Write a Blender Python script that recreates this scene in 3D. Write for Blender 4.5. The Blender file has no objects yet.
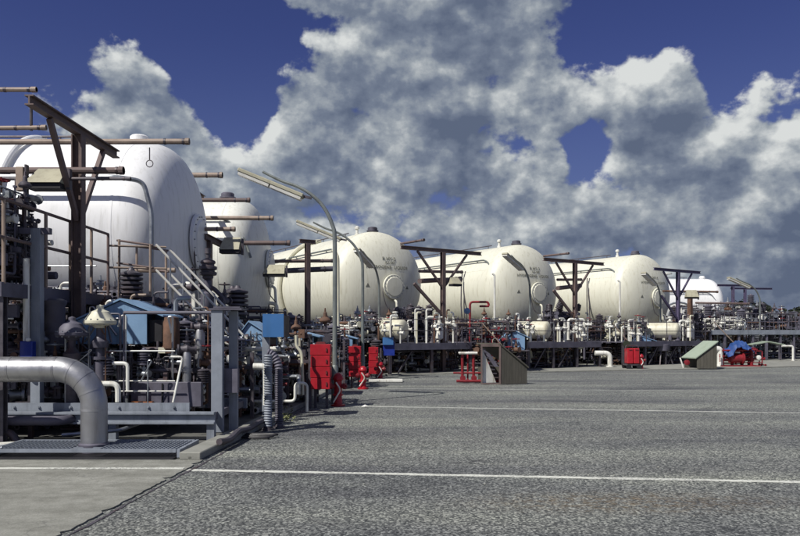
import bpy, bmesh, math, random
import numpy as np
from mathutils import Vector, Matrix
R = math.radians
rng = random.Random(7)
S = bpy.context.scene
col = S.collection

# ------------------------------------------------------------------ camera
HC = 1.75; F = 720.0; PX0 = 400.0; PY0 = 333.0
cam_d = bpy.data.cameras.new('camera'); cam = bpy.data.objects.new('camera', cam_d); col.objects.link(cam)
cam.location = (0, 0, HC); cam.rotation_euler = (R(90), 0, 0)
cam_d.sensor_width = 36; cam_d.lens = 36 * F / 800; cam_d.shift_y = (PY0 - 268) / 800
cam_d.clip_end = 5000; cam_d.clip_start = 0.1
S.camera = cam

# ------------------------------------------------------------------ light
SUN_EL = 48.0; SUN_AZ = 226.0       # azimuth clockwise from +Y (view direction)
sd = Vector((math.sin(R(SUN_AZ)) * math.cos(R(SUN_EL)), math.cos(R(SUN_AZ)) * math.cos(R(SUN_EL)), math.sin(R(SUN_EL))))
sun_d = bpy.data.lights.new('sun', 'SUN'); sun_d.energy = 4.6; sun_d.angle = R(0.5); sun_d.color = (1.0, 0.965, 0.90)
sun = bpy.data.objects.new('sun', sun_d); col.objects.link(sun)
sun.rotation_euler = sd.to_track_quat('Z', 'Y').to_euler()
S.view_settings.view_transform = 'Standard'; S.view_settings.look = 'None'
S.view_settings.exposure = 0.08; S.view_settings.gamma = 1

def pdir(px, py):
    return Vector(((px - PX0) / F, 1, (PY0 - py) / F)).normalized()

class NT:
    def __init__(s, tree): s.t = tree; s.n = tree.nodes; s.l = tree.links
    def new(s, typ, **k):
        n = s.n.new(typ)
        for a, b in k.items(): setattr(n, a, b)
        return n
    def put(s, sock, v):
        if hasattr(v, 'links'): s.l.new(v, sock)
        elif v is not None: sock.default_value = v
    def math(s, op, a, b=None, c=None, clamp=False):
        n = s.new('ShaderNodeMath', operation=op); n.use_clamp = clamp
        s.put(n.inputs[0], a)
        if b is not None: s.put(n.inputs[1], b)
        if c is not None: s.put(n.inputs[2], c)
        return n.outputs[0]
    def vmath(s, op, a, b=None):
        n = s.new('ShaderNodeVectorMath', operation=op); s.put(n.inputs[0], a)
        if b is not None: s.put(n.inputs[1], b)
        return n.outputs['Value'] if op in ('LENGTH', 'DOT_PRODUCT', 'DISTANCE') else n.outputs[0]
    def noise(s, vec, scale, detail=4, rough=.5, dist=0):
        n = s.new('ShaderNodeTexNoise'); s.put(n.inputs['Vector'], vec); n.inputs['Scale'].default_value = scale
        n.inputs['Detail'].default_value = detail; n.inputs['Roughness'].default_value = rough; n.inputs['Distortion'].default_value = dist
        return n.outputs['Fac']
    def ramp(s, f, stops, interp='LINEAR'):
        n = s.new('ShaderNodeValToRGB'); s.put(n.inputs[0], f); e = n.color_ramp.elements; n.color_ramp.interpolation = interp
        while len(e) < len(stops): e.new(.5)
        for el, (p, c) in zip(e, stops):
            el.position = p; el.color = (*c, 1) if hasattr(c, '__len__') else (c, c, c, 1)
        return n.outputs['Color']
    def mrange(s, v, a, b, c=0, d=1, smooth=False):
        n = s.new('ShaderNodeMapRange'); n.interpolation_type = 'SMOOTHSTEP' if smooth else 'LINEAR'
        s.put(n.inputs[0], v)
        for i, x in enumerate((a, b, c, d)): n.inputs[i + 1].default_value = x
        return n.outputs[0]
    def mix(s, f, a, b, mode='MIX'):
        n = s.new('ShaderNodeMix', data_type='RGBA', blend_type=mode); s.put(n.inputs[0], f)
        s.put(n.inputs[6], a if hasattr(a, 'links') else (*a, 1)); s.put(n.inputs[7], b if hasattr(b, 'links') else (*b, 1))
        return n.outputs[2]

w = bpy.data.worlds.new('World'); S.world = w; w.use_nodes = True; w.cycles.sampling_method = 'NONE'
t = NT(w.node_tree); t.n.clear()
wout = t.new('ShaderNodeOutputWorld'); bg = t.new('ShaderNodeBackground'); bg.inputs[1].default_value = 0.14
t.l.new(bg.outputs[0], wout.inputs[0])
sky = t.new('ShaderNodeTexSky', sky_type='NISHITA'); sky.sun_disc = False
sky.sun_elevation = R(SUN_EL); sky.sun_rotation = R(SUN_AZ); sky.air_density = 1.0; sky.dust_density = 0.3; sky.ozone_density = 3.0
tc = t.new('ShaderNodeTexCoord').outputs['Generated']
KTH = .82
# clouds: soft heaps of cumulus set where they stand in the sky, broken up by noise
POS = [(100, 78, 60, 50, .9), (60, 118, 62, 32, .4), (140, 110, 66, 38, .9), (8, 125, 50, 40, .2),
       (420, 15, 160, 75, 1.0), (470, 50, 110, 55, .65), (350, 60, 70, 50, .35), (330, 110, 80, 50, .55), (250, 160, 110, 50, .45),
       (330, 190, 130, 60, .5), (450, 130, 110, 60, .65), (540, 130, 60, 40, .5), (530, 190, 110, 60, .6),
       (655, 85, 50, 42, .6), (640, 130, 90, 40, .6), (780, 95, 48, 42, .65), (720, 150, 90, 50, .55), (650, 200, 130, 60, .6),
       (780, 220, 80, 60, .5), (600, 235, 280, 50, .8), (400, 222, 220, 40, .6), (730, 250, 220, 70, .7), (490, 175, 90, 40, .5), (350, 15, 75, 32, .5)]
NEG = [(235, 40, 75, 80, .8), (150, 10, 140, 38, .6), (20, 40, 60, 40, .6), (300, 75, 30, 30, .25), (590, 20, 45, 55, .6), (700, 20, 110, 45, .6),
       (588, 138, 22, 26, .8), (738, 190, 32, 20, .6), (690, 175, 20, 12, .3), (235, 100, 36, 40, .5), (720, 85, 22, 30, .4)]
grp = bpy.data.node_groups.new('cloud_density', 'ShaderNodeTree')
grp.interface.new_socket(name='V', in_out='INPUT', socket_type='NodeSocketVector')
grp.interface.new_socket(name='D', in_out='OUTPUT', socket_type='NodeSocketFloat')
g = NT(grp); gi = g.new('NodeGroupInput'); go = g.new('NodeGroupOutput')
v = gi.outputs[0]
acc = None
for lst, sgn in ((POS, 1), (NEG, -1)):
    for (px, py, rx, ry, wt) in lst:
        c = pdir(px, py)
        dv = g.vmath('SUBTRACT', v, tuple(c))
        dv = g.vmath('MULTIPLY', dv, (F / rx / 1.5, F / max(rx, ry) / 1.5, F / ry / 1.5))
        ln = g.vmath('LENGTH', dv)
        val = g.mrange(ln, 0.0, 1.0, sgn * wt, 0.0, True)
        acc = val if acc is None else g.math('ADD', acc, val)
    if sgn > 0: acc = g.math('MULTIPLY', g.math('TANH', g.math('MULTIPLY', acc, 1.5)), .68)
vs = g.vmath('MULTIPLY', v, (1, 1, 1.3))
wn = g.new('ShaderNodeTexNoise'); g.put(wn.inputs['Vector'], vs); wn.inputs['Scale'].default_value = 9; wn.inputs['Detail'].default_value = 3
vw = g.vmath('ADD', vs, g.vmath('MULTIPLY', g.vmath('SUBTRACT', wn.outputs['Color'], (.5, .5, .5)), (.05, .05, .05)))
n1 = g.noise(vs, 5.5, 5, .55)
def bil(scale, detail, rough):
    n = g.new('ShaderNodeTexVoronoi', feature='F1'); n.normalize = True; g.put(n.inputs['Vector'], vw); n.inputs['Scale'].default_value = scale
    n.inputs['Detail'].default_value = detail; n.inputs['Roughness'].default_value = rough; 
    return n.outputs['Distance']
b1 = bil(8.0, 3.0, .5)
n3 = g.noise(vs, 40, 4, .65)
d = g.math('MULTIPLY_ADD', n1, 1.9, g.math('MULTIPLY', acc, .60))
d = g.math('ADD', d, g.math('MULTIPLY', b1, -1.15))
d = g.math('ADD', d, g.math('MULTIPLY', n3, .30))
g.l.new(g.math('SUBTRACT', d, KTH), go.inputs[0])
def cd(vec):
    n = t.new('ShaderNodeGroup'); n.node_tree = grp; t.put(n.inputs[0], vec); return n.outputs[0]
D0 = cd(tc)
D1 = cd(t.vmath('ADD', tc, (-.010, 0, .020)))
mask = t.mrange(D0, -.03, .10, 0, 1, True)
rel = t.math('MULTIPLY', t.math('SUBTRACT', D0, D1), 1.9)
thick = t.mrange(D0, .1, .6, 0, .2)
shade = t.math('SUBTRACT', t.math('ADD', rel, .49), thick, clamp=True)
big = t.noise(t.vmath('MULTIPLY', tc, (1, 1, 1.5)), 7.5, 3, .5)
shade = t.math('ADD', shade, t.math('MULTIPLY', t.math('SUBTRACT', big, .5), 1.3), clamp=True)
ccol = t.ramp(shade, [(0, (.72, .92, 1.40)), (.33, (1.18, 1.42, 1.9)), (.6, (2.15, 2.4, 2.7)), (1, (4.7, 4.85, 4.8))])
blue = t.mix(1, sky.outputs[0], (.225, .205, .37), 'MULTIPLY')
# thin veil of haze and far cloud low down
sep = t.new('ShaderNodeSeparateXYZ'); t.l.new(tc, sep.inputs[0])
low = t.mrange(sep.outputs[2], 0.0, .4, .6, 0, True)
blue = t.mix(low, blue, (.9, 1.25, 2.05))
final = t.mix(mask, blue, ccol)
t.l.new(final, bg.inputs[0])

# ------------------------------------------------------------------ materials
MAT = {}
def mat(name, c, rough=.6, metal=0, var=.25, vscale=3, bump=.0, bscale=40, dirt=None, damt=.4, streak=False, spec=.5, dscale=2.0):
    m = bpy.data.materials.new(name); m.use_nodes = True; n = NT(m.node_tree)
    b = n.n['Principled BSDF']; geo = n.new('ShaderNodeTexCoord').outputs['Object']
    oi = n.new('ShaderNodeObjectInfo').outputs['Random']
    off = n.new('ShaderNodeCombineXYZ'); n.l.new(n.math('MULTIPLY', oi, 37.), off.inputs[0]); n.l.new(n.math('MULTIPLY', oi, 11.), off.inputs[1])
    vec = n.vmath('ADD', geo, off.outputs[0])
    f = n.noise(vec, vscale, 6, .6)
    c0 = tuple(x * (1 - var) for x in c); c1 = tuple(min(1, x * (1 + var)) for x in c)
    colr = n.ramp(f, [(.3, c0), (.7, c1)])
    if dirt:
        dvec = n.vmath('MULTIPLY', vec, (3, 3, .35)) if streak else vec
        f2 = n.noise(dvec, dscale, 8, .62)
        msk = n.mrange(f2, .48, .72, 0, damt, True)
        colr = n.mix(msk, colr, dirt)
    n.l.new(colr, b.inputs['Base Color'])
    b.inputs['Metallic'].default_value = metal
    n.l.new(n.mrange(f, .3, .7, max(0, rough - .1), min(1, rough + .1)), b.inputs['Roughness'])
    b.inputs['Specular IOR Level'].default_value = spec
    if bump:
        bn = n.new('ShaderNodeBump'); bn.inputs['Strength'].default_value = bump; bn.inputs['Distance'].default_value = .01
        n.l.new(n.noise(vec, bscale, 4, .6), bn.inputs['Height']); n.l.new(bn.outputs[0], b.inputs['Normal'])
    MAT[name] = m; return m
rust = (.11, .045, .025)
mat('tank_white', (.81, .81, .80), .4, 0, .03, .6, .3, 1.5, (.46, .45, .40), .35, True, dscale=3)
mat('tank_cream', (.70, .69, .57), .45, 0, .04, .5, .3, 1.5, (.36, .33, .21), .38, True, dscale=2.6)
mat('tank_pale', (.78, .78, .70), .42, 0, .04, .5, .3, 1.5, (.42, .40, .30), .4, True, dscale=3)
mat('white_paint', (.72, .72, .66), .5, 0, .1, 3, .1, 30, (.3, .25, .18), .7, True, dscale=3.5)
mat('cream_paint', (.6, .58, .45), .5, 0, .1, 3, .1, 30, (.3, .25, .15), .5, True)
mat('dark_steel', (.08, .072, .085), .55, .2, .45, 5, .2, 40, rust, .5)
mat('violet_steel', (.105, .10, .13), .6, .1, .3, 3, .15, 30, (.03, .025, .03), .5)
mat('brown_beam', (.14, .10, .092), .7, 0, .3, 3, .2, 40, (.14, .09, .07), .5, True)
mat('purple_beam', (.09, .075, .14), .65, 0, .3, 3, .2, 40, (.12, .09, .09), .4, True)
mat('grey_blue_paint', (.23, .255, .295), .55, 0, .15, 3, .15, 40, (.06, .07, .08), .5, True)
mat('galvanised', (.30, .32, .34), .42, .7, .25, 8, .1, 60, (.12, .12, .13), .4)
mat('lagging', (.38, .38, .39), .40, .8, .10, 3, .25, 14, (.15, .14, .16), .5, True)
mat('tan_tube', (.30, .23, .18), .6, 0, .25, 3, .1, 40, (.10, .07, .05), .5)
mat('hood_tan', (.38, .36, .26), .6, 0, .12, 3, .1, 30, (.15, .12, .08), .4, True)
mat('light_blue', (.20, .33, .50), .5, 0, .10, 2, .12, 30, (.07, .12, .17), .5, True)
mat('sign_blue', (.045, .15, .36), .45, 0, .08, 2, .08, 30, (.04, .1, .2), .3, True)
mat('deep_blue', (.01, .03, .25), .45, 0, .15, 4)
mat('tarp_blue', (.015, .055, .20), .6, 0, .25, 5, .3, 12)
mat('red_paint', (.38, .012, .022), .38, 0, .14, 4, .08, 30, (.22, .015, .015), .5, True)
mat('red_pipe', (.22, .015, .022), .5, 0, .3, 6, .1, 40, (.1, .01, .015), .5)
mat('dark_red', (.14, .02, .022), .7, 0, .3, 3)
mat('rusty', (.13, .07, .045), .75, 0, .4, 6, .3, 40, (.04, .025, .02), .5)
mat('orange_rust', (.3, .10, .03), .7, 0, .3, 6, .2, 40)
mat('black', (.012, .011, .014), .6, 0, .3, 5)
mat('letter_black', (.15, .155, .13), .7, 0, .2, 5)
mat('concrete', (.25, .25, .22), .85, 0, .14, 1.5, .4, 60, (.12, .12, .10), .5)
mat('concrete_dark', (.12, .12, .11), .9, 0, .2, 1.2, .5, 50, (.05, .05, .045), .6)
mat('olive_panel', (.092, .085, .068), .7, 0, .12, 2, .15, 20, (.05, .05, .035), .5, True)
mat('green_panel', (.31, .37, .29), .55, 0, .1, 2, .1, 20, (.15, .2, .12), .4)
mat('lamp_glass', (.58, .57, .52), .3, 0, .1, 5)
mat('lamp_pole', (.20, .22, .21), .5, .3, .15, 4, .1, 40, (.08, .08, .07), .5, True)
mat('yellow', (.55, .45, .10), .5, 0, .1, 4)
mat('bark', (.08, .06, .045), .9, 0, .3, 6, .5, 20)
def leafmat(name, c):
    m = bpy.data.materials.new(name); m.use_nodes = True; n = NT(m.node_tree); b = n.n['Principled BSDF']
    g_ = n.new('ShaderNodeTexCoord').outputs['Object']
    n.l.new(n.ramp(n.noise(g_, .35, 5, .7), [(.3, tuple(x * .5 for x in c)), (.7, tuple(x * 1.6 for x in c))]), b.inputs['Base Color'])
    b.inputs['Roughness'].default_value = .7; MAT[name] = m
leafmat('forest_leaf', (.02, .028, .015)); leafmat('dry_grass', (.13, .14, .06))

def asphalt():
    m = bpy.data.materials.new('asphalt'); m.use_nodes = True; n = NT(m.node_tree); b = n.n['Principled BSDF']
    o = n.new('ShaderNodeTexCoord').outputs['Object']
    vor = n.new('ShaderNodeTexVoronoi'); n.put(vor.inputs['Vector'], o); vor.inputs['Scale'].default_value = 46
    grain = n.noise(o, 36, 6, .85)
    sp = n.mix(.55, vor.outputs['Color'], n.ramp(grain, [(.25, 0.), (.75, 1.)]))
    bw = n.new('ShaderNodeRGBToBW'); n.l.new(sp, bw.inputs[0])
    base = n.ramp(bw.outputs[0], [(.24, (.018, .021, .025)), (.5, (.122, .129, .126)), (.73, (.46, .475, .44))])
    patch = n.noise(n.vmath('MULTIPLY', o, (.35, 1.2, 1)), .55, 6, .6, .6)
    base = n.mix(1, base, n.ramp(patch, [(.3, (.55, .55, .60)), (.45, (.95, .95, .95)), (.65, (1.2, 1.19, 1.12))]), 'MULTIPLY')
    # long wheel-worn bands across the yard
    band = n.noise(n.vmath('MULTIPLY', o, (.02, .45, 1)), 1.0, 5, .65)
    base = n.mix(1, base, n.ramp(band, [(.35, (.68, .67, .72)), (.6, (1.12, 1.12, 1.08))]), 'MULTIPLY')
    # rusty wash stain
    d_ = n.vmath('LENGTH', n.vmath('MULTIPLY', n.vmath('SUBTRACT', o, (2.4, 7.45, 0)), (.55, 1.9, 1)))
    st = n.math('MULTIPLY', n.mrange(d_, .2, 1.3, 1.1, 0, True), n.mrange(n.noise(o, 9, 8, .8), .45, .68, 0, .7))
    base = n.mix(st, base, (.17, .105, .035))
    blot = n.mrange(n.noise(o, 1.7, 7, .75, .8), .58, .72, 0, .7, True)
    base = n.mix(blot, base, (.045, .045, .055))
    # hairline cracks filled with tar, oil drips
    wv = n.new('ShaderNodeTexNoise'); n.put(wv.inputs['Vector'], o); wv.inputs['Scale'].default_value = 1.2; wv.inputs['Detail'].default_value = 6
    ov = n.vmath('ADD', o, n.vmath('MULTIPLY', n.vmath('SUBTRACT', wv.outputs['Color'], (.5, .5, .5)), (1.3, 1.3, 0)))
    cr = n.new('ShaderNodeTexVoronoi', feature='DISTANCE_TO_EDGE'); n.put(cr.inputs['Vector'], n.vmath('MULTIPLY', ov, (.3, .22, 1))); cr.inputs['Scale'].default_value = .8
    ck = n.math('MULTIPLY', n.mrange(cr.outputs['Distance'], .0, .006, 1, 0), n.mrange(n.noise(o, .6, 3, .5), .45, .6, 0, .75))
    base = n.mix(ck, base, (.03, .03, .035))
    dr_ = n.new('ShaderNodeTexVoronoi'); n.put(dr_.inputs['Vector'], ov); dr_.inputs['Scale'].default_value = 1.6
    dk = n.math('MULTIPLY', n.mrange(dr_.outputs['Distance'], .03, .10, .7, 0, True), n.mrange(n.noise(o, .35, 2, .5), .5, .62, 0, 1))
    base = n.mix(dk, base, (.035, .035, .042))
    n.l.new(base, b.inputs['Base Color']); b.inputs['Roughness'].default_value = .85; b.inputs['Specular IOR Level'].default_value = .3
    bn = n.new('ShaderNodeBump'); bn.inputs['Strength'].default_value = .7; bn.inputs['Distance'].default_value = .012
    n.l.new(bw.outputs[0], bn.inputs['Height']); n.l.new(bn.outputs[0], b.inputs['Normal'])
    MAT['asphalt'] = m
asphalt()
def linemat():
    m = bpy.data.materials.new('road_paint'); m.use_nodes = True; n = NT(m.node_tree); b = n.n['Principled BSDF']
    o = n.new('ShaderNodeTexCoord').outputs['Object']
    f = n.mrange(n.noise(o, 26, 8, .8), .45, .55, 0, .9, True)
    f2 = n.mrange(n.noise(o, .8, 3, .6), .4, .6, .25, 1.0)
    n.l.new(n.mix(n.math('MULTIPLY', f, f2), (.66, .67, .60), (.17, .17, .16)), b.inputs['Base Color']); b.inputs['Roughness'].default_value = .8
    MAT['road_paint'] = m
    m2 = m.copy(); m2.name = 'road_paint_faded'; MAT['road_paint_faded'] = m2
    for nd in m2.node_tree.nodes:
        if nd.type == 'MIX': nd.inputs[6].default_value = (.50, .51, .46, 1)
linemat()
def apronmat():
    m = bpy.data.materials.new('apron_concrete'); m.use_nodes = True; n = NT(m.node_tree); b = n.n['Principled BSDF']
    o = n.new('ShaderNodeTexCoord').outputs['Object']
    a = n.noise(n.vmath('MULTIPLY', o, (.4, 1.8, 1)), 1.6, 8, .65)
    base = n.ramp(a, [(.3, (.18, .18, .155)), (.7, (.30, .30, .265))])
    fine = n.noise(o, 55, 5, .8)
    base = n.mix(1, base, n.ramp(fine, [(.3, (.62,) * 3), (.7, (1.3,) * 3)]), 'MULTIPLY')
    blot = n.noise(o, 4.5, 7, .75)
    base = n.mix(1, base, n.ramp(blot, [(.35, (.78, .78, .76)), (.6, (1.1,) * 3)]), 'MULTIPLY')
    wv = n.new('ShaderNodeTexNoise'); n.put(wv.inputs['Vector'], o); wv.inputs['Scale'].default_value = 2.2; wv.inputs['Detail'].default_value = 7
    cr = n.new('ShaderNodeTexVoronoi', feature='DISTANCE_TO_EDGE'); n.put(cr.inputs['Vector'], n.vmath('ADD', o, n.vmath('MULTIPLY', wv.outputs['Color'], (.8, .8, 0)))); cr.inputs['Scale'].default_value = .55
    base = n.mix(n.mrange(cr.outputs['Distance'], 0, .005, .45, 0), base, (.05, .05, .05))
    pit = n.mrange(n.noise(n.vmath('MULTIPLY', o, (1, 2.5, 1)), 5, 6, .75), .66, .72, 0, .8, True)
    base = n.mix(pit, base, (.07, .07, .07))
    n.l.new(base, b.inputs['Base Color']); b.inputs['Roughness'].default_value = .85
    bn = n.new('ShaderNodeBump'); bn.inputs['Strength'].default_value = .35; bn.inputs['Distance'].default_value = .01
    n.l.new(fine, bn.inputs['Height']); n.l.new(bn.outputs[0], b.inputs['Normal'])
    MAT['apron_concrete'] = m
apronmat()

# ------------------------------------------------------------------ mesh builder
def frame(axis):
    a = Vector(axis).normalized(); up = Vector((0, 0, 1)) if abs(a.z) < .9 else Vector((1, 0, 0))
    x = a.cross(up).normalized(); y = x.cross(a).normalized()
    return x, y, a
class MB:
    def __init__(s): s.v = []; s.f = []
    def add(s, vs, fs):
        o = len(s.v); s.v += [tuple(p) for p in vs]; s.f += [tuple(i + o for i in f) for f in fs]; return s
    def box(s, c, d, rz=0, M=None):
        hx, hy, hz = d[0] / 2, d[1] / 2, d[2] / 2; ca, sa = math.cos(rz), math.sin(rz); vs = []
        for z in (-hz, hz):
            for x, y in ((-hx, -hy), (hx, -hy), (hx, hy), (-hx, hy)):
                p = Vector((c[0] + x * ca - y * sa, c[1] + x * sa + y * ca, c[2] + z)); vs.append(p)
        return s.add(vs, [(0, 3, 2, 1), (4, 5, 6, 7), (0, 1, 5, 4), (1, 2, 6, 5), (2, 3, 7, 6), (3, 0, 4, 7)])
    def b2(s, a, b): return s.box([(a[i] + b[i]) / 2 for i in range(3)], [abs(b[i] - a[i]) for i in range(3)])
    def beam(s, p, q, w_, h_, up=None):
        p = Vector(p); q = Vector(q); a = (q - p).normalized(); u = Vector(up) if up else (Vector((0, 0, 1)) if abs(a.z) < .95 else Vector((1, 0, 0)))
        x = a.cross(u).normalized(); y = x.cross(a).normalized(); vs = []
        for e in (p, q):
            for i, j in ((-1, -1), (1, -1), (1, 1), (-1, 1)): vs.append(e + x * (i * w_ / 2) + y * (j * h_ / 2))
        return s.add(vs, [(0, 3, 2, 1), (4, 5, 6, 7), (0, 1, 5, 4), (1, 2, 6, 5), (2, 3, 7, 6), (3, 0, 4, 7)])
    def ibeam(s, p, q, w_, h_, t_=.02, up=None):
        p = Vector(p); q = Vector(q); a = (q - p).normalized(); u = Vector(up) if up else (Vector((0, 0, 1)) if abs(a.z) < .95 else Vector((0, 1, 0)))
        x = a.cross(u).normalized(); y = x.cross(a).normalized()
        W, H, T = w_ / 2, h_ / 2, t_ / 2 * 1.2
        pr = [(-W, -H), (W, -H), (W, -H + t_), (T, -H + t_), (T, H - t_), (W, H - t_), (W, H), (-W, H), (-W, H - t_), (-T, H - t_), (-T, -H + t_), (-W, -H + t_)]
        vs = [e + x * i + y * j for e in (p, q) for i, j in pr]; n = 12
        fs = [(i, (i + 1) % n, n + (i + 1) % n, n + i) for i in range(n)] + [tuple(range(n))[::-1], tuple(range(n, 2 * n))]
        return s.add(vs, fs)
    def tube(s, p, q, r, n=10, r2=None, caps=True):
        p = Vector(p); q = Vector(q); r2 = r if r2 is None else r2; x, y, a = frame(q - p); vs = []
        for e, rr in ((p, r), (q, r2)):
            for k in range(n):
                t_ = 2 * math.pi * k / n; vs.append(e + x * math.cos(t_) * rr + y * math.sin(t_) * rr)
        fs = [(k, n + k, n + (k + 1) % n, (k + 1) % n) for k in range(n)]
        if caps: fs += [tuple(range(n)), tuple(range(2 * n - 1, n - 1, -1))]
        return s.add(vs, fs)
    def sweep(s, pts, r, n=8, rf=None, closed=False):
        pts = [Vector(p) for p in pts]; m = len(pts); vs = []; x = None
        for i, p in enumerate(pts):
            if closed: a = (pts[(i + 1) % m] - pts[i - 1]).normalized()
            else: a = (pts[min(i + 1, m - 1)] - pts[max(i - 1, 0)]).normalized()
            if x is None: x, y, _ = frame(a)
            else:
                x = (x - a * x.dot(a)).normalized()
            y = a.cross(x)
            rr = rf(i / (m - 1)) if rf else r
            for k in range(n):
                t_ = 2 * math.pi * k / n; vs.append(p + x * math.cos(t_) * rr + y * math.sin(t_) * rr)
        fs = []
        for i in range(m if closed else m - 1):
            j = (i + 1) % m
            fs += [(i * n + k, i * n + (k + 1) % n, j * n + (k + 1) % n, j * n + k) for k in range(n)]
        if not closed: fs += [tuple(range(n - 1, -1, -1)), tuple(range((m - 1) * n, m * n))]
        return s.add(vs, fs)
    def pipe(s, pts, r, bend=None, n=8):
        pts = [Vector(p) for p in pts]; bend = bend or r * 2.5; out = [pts[0]]
        for i in range(1, len(pts) - 1):
            a, b, c = pts[i - 1], pts[i], pts[i + 1]; d1 = (a - b); d2 = (c - b); k = min(bend, d1.length * .49, d2.length * .49)
            p1 = b + d1.normalized() * k; p2 = b + d2.normalized() * k; ns = 5 if r < .1 else 12
            for j in range(ns + 1):
                u = j / ns; out.append(p1 * (1 - u) ** 2 + b * 2 * u * (1 - u) + p2 * u * u)
        out.append(pts[-1]); return s.sweep(out, r, n)
    def lathe(s, o, axis, prof, n=16):      # prof: (distance along axis, radius)
        o = Vector(o); x, y, a = frame(axis); vs = []; m = len(prof)
        for (d_, r_) in prof:
            for k in range(n):
                t_ = 2 * math.pi * k / n; vs.append(o + a * d_ + (x * math.cos(t_) + y * math.sin(t_)) * max(r_, .0005))
        fs = [(i * n + k, (i + 1) * n + k, (i + 1) * n + (k + 1) % n, i * n + (k + 1) % n) for i in range(m - 1) for k in range(n)]
        fs += [tuple(range(n)), tuple(range(m * n - 1, (m - 1) * n - 1, -1))]
        return s.add(vs, fs)
    def ring(s, c, axis, R_, r, n=24, k=6):
        x, y, a = frame(axis); c = Vector(c)
        return s.sweep([c + (x * math.cos(2 * math.pi * i / n) + y * math.sin(2 * math.pi * i / n)) * R_ for i in range(n)], r, k, closed=True)
    def prism(s, poly, d0, d1, ax='Y'):     # poly in XZ extruded on Y (or in YZ on X, or XY on Z)
        def P(a, b, d_): return (a, d_, b) if ax == 'Y' else ((d_, a, b) if ax == 'X' else (a, b, d_))
        n = len(poly); vs = [P(a, b, d0) for a, b in poly] + [P(a, b, d1) for a, b in poly]
        fs = [(i, (i + 1) % n, n + (i + 1) % n, n + i) for i in range(n)] + [tuple(range(n))[::-1], tuple(range(n, 2 * n))]
        return s.add(vs, fs)
    def mesh(s, name, m, bevel=0, angle=35):
        me = bpy.data.meshes.new(name); bm = bmesh.new()
        me.from_pydata(s.v, [], s.f); bm.from_mesh(me)
        bmesh.ops.recalc_face_normals(bm, faces=bm.faces)
        if bevel:
            bmesh.ops.bevel(bm, geom=[e for e in bm.edges if len(e.link_faces) == 2 and e.calc_face_angle(0) > .6], offset=bevel, segments=1, affect='EDGES', profile=.5)
        bm.to_mesh(me); bm.free()
        me.polygons.foreach_set('use_smooth', [True] * len(me.polygons)); me.set_sharp_from_angle(angle=R(angle))
        me.materials.append(MAT[m] if isinstance(m, str) else m); return me
    def build(s, name, m, parent=None, world=False, bevel=0, kind=None, label=None, angle=35):
        if world and parent is not None:
            top = parent
            while top.parent: top = top.parent
            Mi = (Matrix.Translation(top.location) @ Matrix.Rotation(top.rotation_euler.z, 4, 'Z')).inverted()
            s.v = [tuple(Mi @ Vector(p)) for p in s.v]
        o = bpy.data.objects.new(name, s.mesh(name, m, bevel, angle)); col.objects.link(o)
        if parent is not None: o.parent = parent
        if kind: o['kind'] = kind
        if label: o['label'] = label
        return o
def inst(name, me, parent, loc=(0, 0, 0), rot=(0, 0, 0), sc=1, label=None):
    o = bpy.data.objects.new(name, me); col.objects.link(o); o.parent = parent; o.location = loc; o.rotation_euler = rot
    o.scale = (sc, sc, sc) if not hasattr(sc, '__len__') else sc
    return o
def thing(name, label, cat, loc=(0, 0, 0), rz=0, group=None):
    o = bpy.data.objects.new(name, None); col.objects.link(o); o.location = loc; o.rotation_euler = (0, 0, rz); o.empty_display_size = .2
    o['label'] = label; o['category'] = cat
    if group: o['group'] = group
    return o
def tag(o, label, cat, group=None):
    o['label'] = label; o['category'] = cat
    if group: o['group'] = group
    return o
def copytree(o, parent=None):
    c = o.copy(); col.objects.link(c)
    if parent is not None: c.parent = parent
    for ch in list(o.children): copytree(ch, c)
    return c
def W(px, py, Y): return Vector(((px - PX0) / F * Y, Y, HC - (py - PY0) / F * Y))
def G(px, py):
    Y = F * HC / (py - PY0); return Vector(((px - PX0) / F * Y, Y, 0))

# ------------------------------------------------------------------ setting
g_ = MB().add([(-1500, -600, 0), (1500, -600, 0), (1500, 2500, 0), (-1500, 2500, 0)], [(0, 1, 2, 3)]).build('asphalt_ground', 'asphalt', kind='structure')
def KX(Y): return -2.93 + .065 * (Y - 6.2)
def strip(name, pts, wdt, z0, z1, m, jag=0):
    mb = MB(); n = len(pts); top = []; 
    for i, p in enumerate(pts):
        a = Vector(pts[min(i + 1, n - 1)]) - Vector(pts[max(i - 1, 0)]); a.z = 0; a.normalize(); sx = Vector((a.y, -a.x, 0))
        j1 = rng.uniform(-jag, jag); j2 = rng.uniform(-jag, jag)
        top.append((Vector(p) - sx * (wdt / 2 + j1), Vector(p) + sx * (wdt / 2 + j2)))
    vs = []
    for l_, r_ in top: vs += [(l_.x, l_.y, z0), (r_.x, r_.y, z0), (r_.x, r_.y, z1), (l_.x, l_.y, z1)]
    fs = []
    for i in range(n - 1):
        a, b = 4 * i, 4 * i + 4
        fs += [(a, a + 1, b + 1, b), (a + 1, a + 2, b + 2, b + 1), (a + 2, a + 3, b + 3, b + 2), (a + 3, a, b, b + 3)]
    fs += [(0, 3, 2, 1), (4 * n - 4, 4 * n - 3, 4 * n - 2, 4 * n - 1)]
    return mb.add(vs, fs).build(name, m, kind='structure')
# concrete apron at lower left with an uneven broken edge
ed = []
for i in range(130):
    Y = 1.0 + i * (9.85 - 1.0) / 129; ed.append((KX(Y) + rng.uniform(-.012, .012) - (rng.uniform(.02, .07) if rng.random() < .05 else 0), Y))
MB().prism([(-30, 1.0)] + ed + [(-30, 9.85)], 0.0, .016, 'Z').build('concrete_apron', 'apron_concrete', kind='structure')
# joint of old tar along the apron
strip('tar_joint', [(KX(Y) + .07, Y, 0) for Y in np.linspace(1, 13, 90)], .03, .001, .006, 'dark_steel', .014)
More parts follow.
